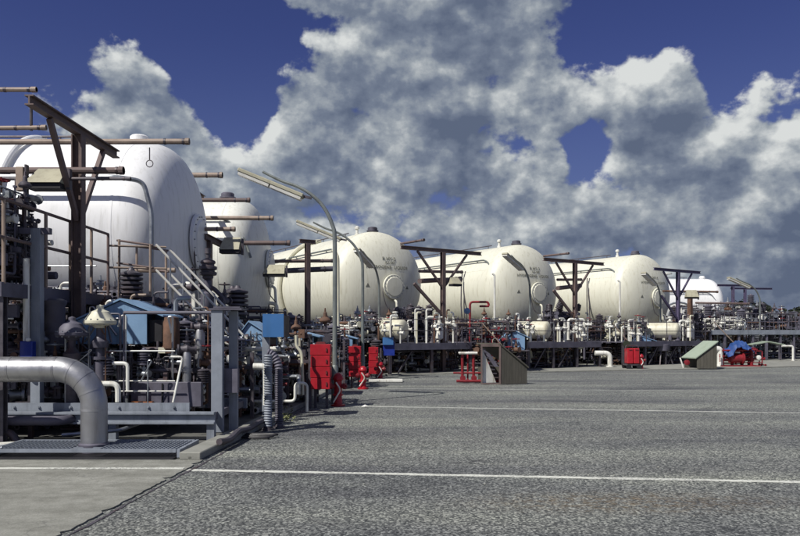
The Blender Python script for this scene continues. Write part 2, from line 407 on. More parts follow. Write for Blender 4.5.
# concrete pad under the pipework (left) and under the tank rows
MB().prism([(-40, 9.86), (-40, 60), (KX(30) + .1, 60), (KX(30) - .45, 33), (KX(9.86) - .45, 9.86)], 0, .02, 'Z').build('equipment_pad', 'concrete_dark', kind='structure')
MB().prism([(-1.2, 29.6), (4.5, 31.4), (17.3, 35.6), (30, 41.5), (60, 60), (40, 100), (-20, 70), (-1.7, 33.5)], .003, .045, 'Z').build('tank_yard_pad', 'concrete', kind='structure')
kerb = strip('kerb', [(KX(9.9) - .2, 9.9, 0), (KX(30) - .2, 30, 0)], .05, 0, .05, 'concrete')
k = 0
for i in range(20):
    Y = 9.9 + i * 1.02
    mb = MB(); mb.beam((KX(Y) - .2, Y, .055), (KX(Y + 1) - .2, Y + 1.0, .055), .3, .11)
    o = mb.build('kerb_stone', 'concrete', kerb, bevel=.012); o['kind'] = 'structure'
def line(p0, p1, wd, m='road_paint', z=.004):
    n = 220; pts = [Vector(p0).lerp(Vector(p1), i / n) for i in range(n + 1)]
    o = strip('painted_line', pts, wd, z - .003, z, m, .012); return o
a = G(180, 470); b = G(790, 482); dr = (b - a).normalized()
line((KX(9.2) + .02, a.y - .0, 0), b + dr * 12, .11)
o = line((-30, 9.3, 0), (KX(9.2) - .03, 9.21, 0), .10, z=.021)
a = G(300, 405.5); b = G(800, 413)
line(a, b + (b - a), .13, 'road_paint_faded')
a = G(352, 388.5); b = G(800, 391.5); line(a, b + (b - a), .06, 'road_paint_faded')

def leaves(mb_n, centres, size, name, m, kind=None, parent=None, seed=1, flat=1.0):
    """many leaf-sized faces scattered through ellipsoidal clumps. centres: (x,y,z,rx,ry,rz,n)"""
    r = np.random.RandomState(seed); P = []
    for (x, y, z, rx, ry, rz_, n) in centres:
        d_ = r.normal(size=(n, 3)); d_ /= np.linalg.norm(d_, axis=1)[:, None]; d_ *= (r.rand(n, 1) ** .35)
        P.append(d_ * [rx, ry, rz_] + [x, y, z])
    P = np.concatenate(P); n = len(P)
    u = r.normal(size=(n, 3)); u /= np.linalg.norm(u, axis=1)[:, None]; q = r.normal(size=(n, 3)); v_ = np.cross(u, q); v_ /= np.linalg.norm(v_, axis=1)[:, None]
    s_ = size * (.6 + .8 * r.rand(n, 1)); u *= s_; v_ *= s_ * .6
    V = np.stack([P - u, P - v_, P + u, P + v_], 1).reshape(-1, 3)
    me = bpy.data.meshes.new(name); me.vertices.add(4 * n); me.vertices.foreach_set('co', V.ravel())
    me.loops.add(4 * n); me.loops.foreach_set('vertex_index', np.arange(4 * n)); me.polygons.add(n)
    me.polygons.foreach_set('loop_start', np.arange(0, 4 * n, 4)); me.update(calc_edges=True)
    me.materials.append(MAT[m]); o = bpy.data.objects.new(name, me); col.objects.link(o)
    if parent: o.parent = parent
    if kind: o['kind'] = kind
    return o
r_ = np.random.RandomState(3); cs = []
for i in range(460):
    az = R(r_.uniform(-42, 42)); dd = r_.uniform(150, 185)
    x, y = math.sin(az) * dd, math.cos(az) * dd + 8
    h = r_.uniform(3.5, 6.2) + (1.6 if r_.rand() < .12 else 0) + (1.0 if az > R(20) else 0)
    cs.append((x, y, h * .52, r_.uniform(2.6, 4.2), r_.uniform(2.5, 3.5), h * .5, 800))
fo = leaves(0, cs, .42, 'far_forest', 'forest_leaf', 'stuff'); fo['label'] = 'dark low forest on the horizon behind the tanks'
hill = MB()
pts = [(math.sin(R(a_)) * 190, math.cos(R(a_)) * 190 + 8) for a_ in range(-64, 54, 2)]
vs = []; 
for i, (x, y) in enumerate(pts):
    hh = 5.2 + 1.0 * math.sin(i * .9) + .6 * math.sin(i * 2.3)
    vs += [(x * .97, y * .97, 0), (x, y, hh), (x * 1.04, y * 1.04, 0)]
hill.add(vs, [q for i in range(len(pts) - 1) for q in ((3 * i, 3 * i + 3, 3 * i + 4, 3 * i + 1), (3 * i + 1, 3 * i + 4, 3 * i + 5, 3 * i + 2))])
hill.build('terrain_bank', 'forest_leaf', kind='structure')
def tree(px, Y, h, label, seed):
    x = (px - 400) / F * Y; rr = random.Random(seed); T = thing('leafy_tree', label, 'tree', (x, Y, 0))
    mb = MB(); mb.sweep([(0, 0, 0), (.1, .1, h * .35), (.25, 0, h * .7)], .2, 8, rf=lambda u: .26 - .17 * u)
    for k in range(5):
        a_ = rr.uniform(0, 6.28); mb.sweep([(.1, .05, h * .4), (math.cos(a_) * h * .15, math.sin(a_) * h * .15, h * .6), (math.cos(a_) * h * .28, math.sin(a_) * h * .28, h * .75)], .06, 6, rf=lambda u: .1 - .07 * u)
    mb.build('trunk', 'bark', T)
    cs = [(rr.uniform(-.3, .3) * h, rr.uniform(-.3, .3) * h, h * rr.uniform(.5, .85), h * .2, h * .2, h * .15, 2200) for _ in range(13)]
    leaves(0, cs, h * .014, 'crown', 'forest_leaf', parent=T, seed=seed)
tree(786, 130, 6.0, 'round dark tree at the far right edge behind the fence', 4)
tree(752, 120, 7.0, 'tall thin tree standing above the forest beside the farthest curved lamp', 5)
tree(735, 125, 5.6, 'low bushy tree behind the raised walkway at right', 6)
# dry grass at the foot of kerb
cs = [(x + rng.uniform(-.15, .15), y + rng.uniform(-.3, .3), .06, .16, .25, .09, 40) for x, y in [(-2.35, 14.6), (-2.3, 15.3), (-2.5, 15.8), (-2.2, 14.2)]]
o = leaves(0, cs, .035, 'dry_weeds', 'dry_grass', 'stuff', seed=9); o['label'] = 'dry weeds and leaf litter against the kerb'

# ------------------------------------------------------------------ shared small meshes
def valve_mesh(m):
    mb = MB(); mb.lathe((-.16, 0, 0), (1, 0, 0), [(0, .085), (.03, .085), (.03, .05), (.1, .06), (.16, .085), (.22, .06), (.29, .05), (.29, .085), (.32, .085)], 12)
    mb.lathe((0, 0, .04), (0, 0, 1), [(0, .05), (.08, .045), (.08, .075), (.11, .075), (.11, .03), (.2, .025), (.2, .018), (.34, .014)], 10)
    return mb.mesh('valve', m)
def wheel_mesh(m):
    mb = MB(); mb.ring((0, 0, 0), (0, 0, 1), .11, .012, 16, 5)
    for a_ in (0, 60, 120): mb.tube((-.11 * math.cos(R(a_)), -.11 * math.sin(R(a_)), 0), (.11 * math.cos(R(a_)), .11 * math.sin(R(a_)), 0), .008, 5)
    mb.tube((0, 0, -.02), (0, 0, .03), .02, 8); return mb.mesh('handwheel', m)
def actu_mesh(m):
    return MB().lathe((0, 0, 0), (0, 0, 1), [(0, .02), (0, .05), (.04, .06), (.05, .14), (.07, .16), (.10, .16), (.12, .14), (.15, .11), (.17, .06), (.26, .05), (.28, .03), (.36, .02), (.37, .0)], 16).mesh('actuator', m)
def insul_mesh(m):
    pr = []
    for i in range(6): pr += [(i * .06, .09), (i * .06 + .02, .15), (i * .06 + .045, .15)]
    return MB().lathe((0, 0, 0), (0, 0, 1), pr + [(.38, .05), (.42, .03)], 14).mesh('spring_housing', m)
VM = {k: valve_mesh(k) for k in ('dark_steel', 'white_paint', 'galvanised', 'cream_paint', 'rusty', 'violet_steel')}
WM = {k: wheel_mesh(k) for k in ('dark_steel', 'red_pipe', 'galvanised', 'white_paint')}
AM = {k: actu_mesh(k) for k in ('dark_steel', 'white_paint', 'galvanised', 'rusty', 'cream_paint')}
IM = {k: insul_mesh(k) for k in ('dark_steel', 'violet_steel')}
def valve(parent, loc, sc=1, rz=0, m='dark_steel', top='wheel', tm='dark_steel', tilt=0):
    v_ = inst('valve', VM[m], parent, loc, (tilt, 0, rz), sc)
    if top == 'wheel': inst('handwheel', WM[tm], v_, (0, 0, .33))
    elif top == 'act': inst('actuator', AM[tm], v_, (0, 0, .24), sc=(.62, .62, .8))
    elif top == 'spring': inst('spring_housing', IM[tm], v_, (0, 0, .2))
    return v_
def clutter(mb, lo, hi, n, r=(.012, .05), rr=rng):
    """small-bore piping, flanges, clamps and little boxes inside a volume (part coordinates)"""
    for _ in range(n):
        p = Vector([rr.uniform(lo[i], hi[i]) for i in range(3)]); rad = rr.uniform(*r) * rr.choice((.6, 1, 1)); pts = [p]; ax = rr.randrange(3)
        for k in range(rr.choice((1, 2, 3))):
            q = pts[-1].copy(); q[ax] = rr.uniform(lo[ax], hi[ax])
            mx = 1.6
            if abs(q[ax] - pts[-1][ax]) > mx: q[ax] = pts[-1][ax] + math.copysign(mx, q[ax] - pts[-1][ax])
            if (q - pts[-1]).length > .12: pts.append(q)
            ax = (ax + rr.choice((1, 2))) % 3
        if len(pts) > 1:
            mb.pipe(pts, rad, n=6)
            for e in (pts[0], pts[-1]):
                d_ = (pts[1] - pts[0]).normalized() if e is pts[0] else (pts[-2] - pts[-1]).normalized()
                mb.tube(e, e + d_ * .02, rad * 1.9, 8)
            if rr.random() < .6:
                a_, b_ = pts[0], pts[1]; c_ = a_.lerp(b_, rr.uniform(.3, .7)); d_ = (b_ - a_).normalized()
                mb.tube(c_ - d_ * .025, c_ + d_ * .025, rad * 2.1, 8)
        if rr.random() < .35:
            mb.box(p, (rr.uniform(.05, .18), rr.uniform(.05, .15), rr.uniform(.06, .22)))
        if rr.random() < .4:
            mb.lathe(p, (0, 0, 1), [(0, rad), (.06, rad), (.06, rad * 2.2), (.09, rad * 2.2), (.09, rad * .6), (.2, rad * .5)], 8)
def manifold(label, loc, rz, size, seed, dens=1.0, mats=('dark_steel', 'galvanised', 'rusty', 'white_paint'), wts=(5, 2, 1.4, 1.2), nv=8, vs=1.0, z0=0.1, group=None, vm=None, frame_=True, name='pipe_manifold'):
    """a rack of valves and pipes standing on a frame; local x = width, y = depth, z = height"""
    rr = random.Random(seed); T = thing(name, label, 'pipework', loc, rz, group); wx, wy, wz = size
    if frame_:
        for x in (-wx / 2, wx / 2):
            for y in (0, wy): MB().beam((x, y, 0), (x, y, wz * .8), .07, .07).build('post', mats[0], T)
        for z in (wz * .25, wz * .62):
            MB().beam((-wx / 2, 0, z), (wx / 2, 0, z), .06, .08).build('rail', mats[0], T)
            MB().beam((-wx / 2, wy, z), (wx / 2, wy, z), .06, .08).build('rail', mats[0], T)
    for i in range(max(2, int(wx * 1.6))):
        x = -wx / 2 + wx * (i + .5) / max(2, int(wx * 1.6)) + rr.uniform(-.1, .1); r0 = rr.uniform(.035, .085); m = rr.choice(mats)
        y = rr.uniform(0, wy); top = wz * rr.uniform(.5, .98)
        pts = [(x, y, 0), (x, y, top)]
        if rr.random() < .7: pts.append((x + rr.choice((-1, 1)) * rr.uniform(.3, .7), y, top))
        if rr.random() < .5: pts.append((pts[-1][0], y + rr.uniform(-.4, .4), top)); pts.append((pts[-1][0], pts[-1][1], top - rr.uniform(.3, .8) * min(1, top)))
        mb = MB().pipe(pts, r0, r0 * 3, 10)
        for zz in (.25, .6): mb.tube((x, y, top * zz), (x, y, top * zz + .05), r0 * 1.7, 12)
        mb.build('riser_pipe', m, T)
    for i in range(max(2, int(wz * 2))):
        z = rr.uniform(.15, wz * .9); y = rr.uniform(-.1, wy); r0 = rr.uniform(.025, .07)
        MB().pipe([(-wx / 2 - .1, y, z), (rr.uniform(-.2, .2) * wx, y, z), (rr.uniform(.1, .2) * wx + .3, y + .2, z), (wx / 2 + .1, y + .2, z)], r0, n=8).build('header_pipe', rr.choice(mats), T)
    for i in range(nv):
        m = rr.choice(vm or ('dark_steel', 'galvanised', 'white_paint', 'rusty'))
        tp = rr.choice(('wheel', 'wheel', 'act', 'spring')); tm = rr.choice({'wheel': ('dark_steel', 'galvanised', 'red_pipe'), 'act': ('dark_steel', 'galvanised', 'rusty'), 'spring': ('dark_steel', 'violet_steel')}[tp])
        valve(T, (rr.uniform(-wx / 2, wx / 2), rr.uniform(-.15, wy * .7), rr.uniform(wz * .2, wz * .92)), vs * rr.uniform(.8, 1.5), rr.uniform(-.4, .4) + rr.choice((0, math.pi / 2)), m, tp, tm)
    tot = sum(wts)
    for m, w_ in zip(mats, wts):
        mb = MB(); clutter(mb, (-wx / 2, -.1, z0), (wx / 2, wy, wz), int(dens * 14 * wx * wz * w_ / tot), rr=rr)
        if mb.v: mb.build('small_piping', m, T, kind='stuff')
    return T

# ------------------------------------------------------------------ tanks
RT = 2.67; ZC = 4.25; DH = 1.33
HP = 2.15
def dome_x(y, z, p=None):
    p = p or HP; q = max(0, 1 - (math.hypot(y, z) / RT) ** p); return DH * q ** (1 / p)
def text_mesh(T, s_, size, y0, z0, m='letter_black'):
    cu = bpy.data.curves.new('lettering', 'FONT'); cu.body = s_; cu.size = size; cu.align_x = 'CENTER'; cu.space_character = 1.12; cu.offset = .004
    tmp = bpy.data.objects.new('tmp', cu); col.objects.link(tmp); dg = bpy.context.evaluated_depsgraph_get()
    me = bpy.data.meshes.new_from_object(tmp.evaluated_get(dg)); bpy.data.objects.remove(tmp)
    for v_ in me.vertices:
        y = y0 + v_.co.x; z = z0 + v_.co.y; v_.co = (dome_x(y, z) + .022, y, ZC + z)
    me.materials.clear(); me.materials.append(MAT[m]); o = bpy.data.objects.new('lettering', me); col.objects.link(o); o.parent = T; return o
def tank(label, loc, rz, paint, L=14, hp=2.15, pipe_z=1.7, pipe_end=-.6, drop=None, texts=None, turret='violet_steel', ring_at=None, vent=True, manway=(.25, -.2), mr=1.0, off=.14):
    global HP
    HP = hp
    T = thing('storage_tank', label, 'tank', loc, rz, 'large horizontal storage tanks')
    hr = [math.sin(R(a_)) for a_ in (0, 5, 10, 15, 20, 25, 30, 36, 42, 48, 54, 60, 65, 70, 74, 78, 81, 84, 86, 88)]
    pr = [(-dome_x(0, RT * q), RT * q) for q in hr] + [(0, RT), (L * .33, RT), (L * .66, RT), (L, RT)]
    pr += [(L + dome_x(0, RT * q), RT * q) for q in hr[::-1]]
    MB().lathe((-L, 0, ZC), (1, 0, 0), pr, 128).build('shell', paint, T, angle=60)
    for x in (0, -L / 3, -2 * L / 3):
        MB().lathe((x - .03, 0, ZC), (1, 0, 0), [(0, RT - .02), (0, RT + .006), (.06, RT + .006), (.06, RT - .02)], 96).build('girth_seam', paint, T)
    for j, an in enumerate((24, 40, 12)):
        y_, z_ = RT * math.cos(R(an)), RT * math.sin(R(an)); MB().tube((-L * j / 3 - .04, -y_, ZC + z_), (-L * (j + 1) / 3 + .04, -y_, ZC + z_), .007, 5).build('plate_seam', paint, T)
    ym, zm = manway; xm = dome_x(ym, zm)
    mc = MB().lathe((xm - .25, ym, ZC + zm), (1, 0, 0), [(a_, b_ * mr) for a_, b_ in [(0, .50), (.28, .50), (.28, .62), (.36, .62), (.38, .60), (.38, .50), (.42, .46), (.44, .0)]], 40).build('manhole_cover', paint, T)
    mb = MB()
    for k in range(20):
        a_ = 2 * math.pi * k / 20; y, z = ym + .56 * mr * math.cos(a_), ZC + zm + .56 * mr * math.sin(a_); mb.tube((xm + .1, y, z), (xm + .16, y, z), .018, 6)
    mb.build('bolt_ring', 'galvanised', mc, kind='stuff')
    # outlet pipes under the manhole
    MB().pipe([(xm - .1, ym + .05, ZC + zm - .66), (xm + .25, ym + .05, ZC + zm - .7), (xm + .3, ym + .05, 2.6), (xm + .3, ym + .3, 2.5), (xm + .3, ym + .3, 1.4)], .055, .14, 10).build('outlet_pipe', paint, T)
    MB().pipe([(dome_x(.75, -1.3) - .05, .75, ZC - 1.3), (dome_x(.75, -1.3) + .3, .75, ZC - 1.33), (dome_x(.75, -1.3) + .35, .75, 1.3)], .08, .2, 10).build('outlet_pipe', paint, T)
    MB().pipe([(xm, ym - .55, ZC + zm + .1), (xm + .14, ym - .7, ZC + zm - .3), (xm + .1, ym - .45, ZC + zm - 1.0), (xm + .3, ym - .1, ZC + zm - 1.3)], .02, .2, 6).build('impulse_line', 'dark_steel', T)
    MB().lathe((-.25, 0, ZC + RT - .06), (0, 0, 1), [(0, .27), (.12, .27), (.12, .31), (.17, .31), (.17, .25), (.30, .25), (.34, .2), (.35, 0)], 20).build('top_hatch', turret, T)
    if vent: MB().lathe((-1.6, -.15, ZC + RT - .08), (0, 0, 1), [(0, .12), (.18, .12), (.18, .07), (.42, .07), (.42, .13), (.52, .13), (.58, .04)], 12).build('vent_stack', 'white_paint', T)
    # walkway pipe running on the shoulder of the shell
    yy = -math.sqrt((RT + off) ** 2 - pipe_z ** 2)
    pts = [(-L, yy, ZC + pipe_z), (pipe_end, yy, ZC + pipe_z)] + (drop or [(pipe_end + .35, yy, ZC + pipe_z - .15), (pipe_end + .75, yy - .05, ZC + pipe_z - .75)])
    MB().pipe(pts, .045 if off < .3 else .055, .2, 8).build('shoulder_pipe', 'galvanised' if paint == 'tank_white' else 'lamp_pole', T)
    for i in range(7):
        x = -1.2 - i * 1.8; MB().beam((x, yy * .93, ZC + pipe_z * .93), (x, yy, ZC + pipe_z), .03, .05).build('pipe_bracket', 'galvanised', T)
    # slim roof rail
    MB().tube((-L + .5, -.5, ZC + RT + .12), (-1.9, -.5, ZC + RT + .12), .03, 8).build('roof_rail', 'dark_steel', T)
    for i in range(5): MB().tube((-2.2 - i * 2.6, -.5, ZC + RT - .1), (-2.2 - i * 2.6, -.5, ZC + RT + .12), .02, 6).build('rail_post', 'dark_steel', T)
    if ring_at is not None:
        n = 26; pts = [(ring_at, -(RT + .12) * math.sin(R(5 + i * 4.6)), ZC + (RT + .12) * math.cos(R(5 + i * 4.6))) for i in range(n)]
        MB().sweep(pts, .13 if L < 15 else .08, 10).build('vapour_duct', 'cream_paint' if paint != 'tank_white' else 'tank_white', T)
    for x in (-2.2, -L + 2.2):
        poly = [(-2.2, .0), (2.2, .0), (2.2, 1.6)] + [((RT + .02) * math.cos(R(a_)), ZC + (RT + .02) * math.sin(R(a_))) for a_ in range(-38, -143, -8)] + [(-2.2, 1.6)]
        poly = [(a_, max(0, b_)) for a_, b_ in poly]
        MB().prism(poly, x - .3, x + .3, 'X').build('saddle', 'concrete', T)
    if texts:
        for (s_, sz, y0, z0) in texts: text_mesh(T, s_, sz, y0, z0)
    return T
rb = math.atan2(-.838, .545)
E = Vector((.838, .545, 0)); U = Vector((-.545, .838, 0))
TA = [Vector((-6.95, 19.9, 0)), Vector((-6.45, 28.0, 0))]
TB = [Vector((-1.28, 36.9, 0)), Vector((7.0, 42.3, 0)), Vector((15.75, 47.6, 0))]
tank('brilliant white horizontal tank nearest the camera, cut off by the left edge of the photo', TA[0], 0, 'tank_white', 16, 2.9, 1.2, .2, [(.78, -2.6, ZC + 1.15), (.98, -2.6, ZC + .4), (.98, -2.6, 2.2)], None, 'tank_white', -2.75, False, (0.0, 0.0), 1.25, .42)
T1 = [o for o in bpy.data.objects if o.name == 'storage_tank'][0]
MB().lathe((.35, -2.25, ZC - .35), (.5, -.86, 0), [(-.2, .09), (.12, .09), (.12, .14), (.17, .14), (.18, 0)], 14).build('side_nozzle', 'galvanised', T1)
MB().tube((-15, -2.72, ZC - .9), (-.3, -2.72, ZC - .9), .02, 8).build('conduit', 'galvanised', T1)
tank('cream tank half hidden directly behind the nearest white one, under the long curved lamp', TA[1], 0, 'tank_pale', 14, 2.7, 1.6, .1, [(.45, -2.1, ZC + 1.4), (.9, -2.15, ZC + .8), (1.1, -2.2, ZC + .2)], None, 'violet_steel', None, False, (0.0, 0.0), 1.2)
for i, (p, lab, tx) in enumerate((
    (TB[0], 'cream domed tank with black lettering behind the three red cabinets', [('R.HY-2', .24, .08, 1.12), ('AZ-587', .17, .12, .95), ('HYDROGENE  LIQUIDE', .215, .0, .70)]),
    (TB[1], 'cream domed tank with black lettering behind the stair hutch in the middle', [('R.HY-3', .24, .08, 1.12), ('AZ-588', .17, .12, .95), ('HYDROGENE  LIQUIDE', .215, .0, .70)]),
    (TB[2], 'cream domed tank at right behind the red hose trolley, rightmost of the cream ones', [('R.HY-4', .23, .0, 1.0), ('HYDROGENE  LIQUIDE', .21, .0, .68)]))):
    T = tank(lab, p, rb, 'tank_cream', 14, 2.15, 1.7, -.5, None, tx, 'violet_steel', -5.7 if i == 0 else None)
    # triangular hazard mark and small plate on the dome
    for (y, z) in ((-1.15, -.15), (1.15, -.2)):
        mb = MB(); rr0 = .10; tri = [(y - rr0, z - rr0 * .8), (y + rr0, z - rr0 * .8), (y, z + rr0 * 1.1)]
        mb.add([(dome_x(a_, b_) + .012, a_, ZC + b_) for a_, b_ in tri] + [(dome_x(a_, b_) - .02, a_, ZC + b_) for a_, b_ in tri], [(0, 1, 2), (5, 4, 3), (0, 3, 4, 1), (1, 4, 5, 2), (2, 5, 3, 0)])
        mb.build('hazard_mark', 'letter_black', T)
T6 = tank('distant white tank beyond the right cream one, with a flat cap on its roof', (29.2, 69, 0), 0, 'tank_white', 14, 2.3, 1.2, -.8, None, None, 'tank_white', None, False, (0, 0))
MB().lathe((-3.9, 0, ZC + RT - .05), (0, 0, 1), [(0, .3), (.5, .3), (.5, .75), (.62, .75), (.62, 0)], 18).build('roof_cap', 'white_paint', T6)
MB().sweep([(-3.6 + 1.7 * math.cos(R(a_)), -2.75 - .02 * a_ / 10, ZC - 1.2 + 1.5 * math.sin(R(a_))) for a_ in range(0, 185, 12)], .09, 8).build('loop_pipe', 'galvanised', T6)

# ------------------------------------------------------------------ gantries
def gantry(label, loc, rz, H, xa, xb, m='brown_beam', tubes=(), braces=True, low=True, group='steel post frames carrying light tubes'):
    T = thing('gantry_frame', label, 'steel frame', loc, rz, group)
    MB().ibeam((0, 0, 0), (0, 0, H), .18, .19, .022).build('post', m, T)
    MB().ibeam((xa, 0, H + .08), (xb, 0, H + .08), .14, .16, .022).build('beam', m, T)
    if braces:
        if xa < -.8: MB().beam((xa * .62, 0, H - .02), (-.05, 0, H - 1.55), .08, .09).build('brace', m, T)
        if xb > .8: MB().beam((xb * .62, 0, H - .02), (.05, 0, H - 1.55), .08, .09).build('brace', m, T)
    for (p, q, r0, mm) in tubes:
        mb = MB(); mb.tube(p, q, r0, 10); d_ = (Vector(q) - Vector(p)).normalized(); mb.tube(Vector(q) - d_ * .08, q, r0 * 1.25, 10); tb = mb.build('light_tube', mm, T, world=True)
        for e_c in (.12, .5): mc_ = Vector(q) - d_ * e_c; MB().tube(mc_ - d_ * .02, mc_ + d_ * .02, r0 * 1.15, 10).build('clamp', 'dark_steel', tb, world=True)
    MB().box((0, 0, .03), (.45, .45, .04)).build('base_plate', m, T)
    return T
G1 = gantry('brown braced gantry on a tall post in front of the nearest white tank', (-5.85, 13.1, 0), math.pi / 2, 5.35, -1.75, 1.75, 'brown_beam',
    [((-9, 11.45, 5.62), (-5.78, 11.45, 5.62), .036, 'tan_tube'), ((-9, 11.85, 5.1), (-5.82, 11.85, 5.13), .036, 'tan_tube'), ((-12, 14.7, 5.64), (-4.3, 14.7, 5.66), .055, 'tan_tube'),
     ((-7.6, 12.9, 4.66), (-4.95, 12.9, 4.66), .06, 'brown_beam'), ((-7.6, 12.7, 4.47), (-4.75, 12.7, 4.47), .03, 'dark_steel')])
MB().tube((-5.13 + .0, 14.75, 5.55), (-5.13, 14.75, 5.3), .012, 6).ring((-5.13, 14.75, 5.22), (0, 1, 0), .07, .01, 12, 5).build('hook', 'dark_steel', G1, world=True)
MB().tube((-6.07, 11.85, 5.5), (-6.07, 11.85, 5.08), .025, 8).build('hanger', 'dark_steel', G1, world=True)
G2 = gantry('brown gantry mostly hidden behind the dome of the nearest white tank', (-6.9, 23.9, 0), math.pi / 2, 6.4, -1.6, 1.4, 'brown_beam',
    [((-7, 22.8, 6.75), (-5.62, 22.8, 6.75), .08, 'tan_tube'), ((-7, 24.0, 6.18), (-5.0, 24.0, 6.18), .07, 'brown_beam'), ((-7, 25.0, 5.74), (-4.4, 25.0, 5.74), .075, 'tan_tube')], braces=False)
G2b = gantry('low brown post with a long side tube in front of the half hidden cream tank', (-5.4, 20.3, 0), math.pi / 2, 4.35, -.3, 1.6, 'brown_beam',
    [((-5.9, 20.1, 4.65), (-4.6, 20.1, 4.65), .06, 'tan_tube'), ((-5.5, 21.6, 4.45), (-3.3, 21.6, 4.45), .07, 'brown_beam')], braces=False)
G3 = gantry('single plain brown post in front of the first lettered cream tank', (-3.72, 29, 0), R(33), 5.35, -.35, .35, 'brown_beam',
    [((-6.2, 28.2, 4.55), (-2.7, 29.6, 4.72), .07, 'brown_beam'), ((-6.2, 28.6, 4.15), (-2.6, 29.6, 4.4), .11, 'violet_steel'), ((-5.3, 28.9, 1.95), (-2.9, 28.9, 1.95), .07, 'brown_beam')], braces=False)
for (px, Yp, lab, mm) in ((443, 32.2, 'braced brown gantry between the first and second lettered tanks', 'brown_beam'), (575, 37.2, 'braced brown gantry between the second and third lettered tanks', 'brown_beam'),
                          (678, 42.6, 'braced purplish gantry in front of the distant white tank', 'purple_beam')):
    X = (px - 400) / F * Yp; a_ = R(35); e_ = Vector((math.cos(a_), math.sin(a_), 0)); u_ = Vector((-.545, .838, 0)); P = Vector((X, Yp, 0))
    tb = []
    if mm == 'brown_beam':
        tb = [(P + e_ * -1.3 + Vector((0, 0, 4.45)), P + e_ * 2.7 + u_ * 2 + Vector((0, 0, 4.75)), .07, 'brown_beam'), (P + e_ * -1.3 + Vector((0, 0, 4.02)), P + e_ * 2.6 + u_ * 2 + Vector((0, 0, 4.4)), .11, 'brown_beam'),
              (P + e_ * -2.3 + Vector((0, 0, 5.58)), P + e_ * -2.2 + u_ * -1.6 + Vector((0, 0, 5.58)), .05, 'brown_beam'), 
              (P + e_ * .9 + u_ * 1 + Vector((0, 0, 2.2)), P + e_ * 3.3 + u_ * 1 + Vector((0, 0, 2.05)), .05, 'brown_beam')]
    else:
        tb = [(P + Vector((-.8, .3, 4.25)), P + Vector((2.5, .3, 4.2)), .06, 'rusty'), (P + Vector((1.2, .4, 3.55)), P + Vector((4.4, .4, 3.5)), .06, 'brown_beam')]
    T = gantry(lab, P, a_, 5.35, -2.3, 2.25, mm, tb)
    MB().beam((-1.6, 0, 3.9), (-.1, 0, 2.6), .1, .12).build('brace', mm, T)
    if mm == 'purple_beam': MB().beam((.9, -.2, 2.4), (.9, -.2, 4.0), .22, .22).build('post', 'rusty', T)
for (px, Yp, lab) in ((733, 58, 'small far gantry left of the farthest curved lamp head'), (745, 62, 'small far gantry just behind the farthest curved lamp head')):
    X = (px - 400) / F * Yp
    gantry(lab, (X, Yp, 0), R(10), 5.5, -1.4, 2.6 if px == 745 else .9, 'purple_beam', [], braces=False)
# floodlight hoods
def flood(label, px, py, Y, wd, hh, rz=0):
    p = W(px, py, Y); T = thing('floodlight', label, 'floodlight', p, rz, 'tan hooded floodlights on the gantries')
    x = wd / 2
    MB().add([(-x, -.16, 0), (x, -.16, 0), (x * .92, .18, hh), (-x * .72, .18, hh), (-x, .22, 0), (x, .22, 0)], [(0, 1, 2, 3), (0, 3, 4), (1, 5, 2), (3, 2, 5, 4)]).build('hood', 'hood_tan', T)
    MB().box((0, .05, -.05), (wd * .98, .34, .09)).build('lens', 'black', T)
    MB().box((x + .05, .1, .1), (.06, .1, hh * 1.2)).build('bracket', 'dark_steel', T)
    return T
flood('hooded tan floodlight under the beam left of the big braced gantry post', 46, 184, 12.6, .62, .31)
flood('hooded tan floodlight in front of the half hidden cream tank', 230, 250, 20.2, .56, .38)
flood('hooded tan floodlight just right of the half hidden cream tank, beneath two tubes', 274, 274, 26.5, .8, .36)
flood('hooded tan floodlight on the gantry post left of the middle cream tank', 456, 284, 31.9, .5, .3, .5)
flood('hooded tan floodlight in front of the distant white tank', 692, 297, 42, .72, .42, 0)
o = thing('wall_cabinet', 'narrow tan cabinet fixed beside the leftmost floodlight', 'cabinet', W(21, 189, 12.6)); MB().box((0, 0, .17), (.14, .12, .42)).build('casing', 'tan_tube', o, bevel=.01); MB().box((.1, 0, .17), (.03, .1, .5)).build('bracket', 'dark_steel', o)

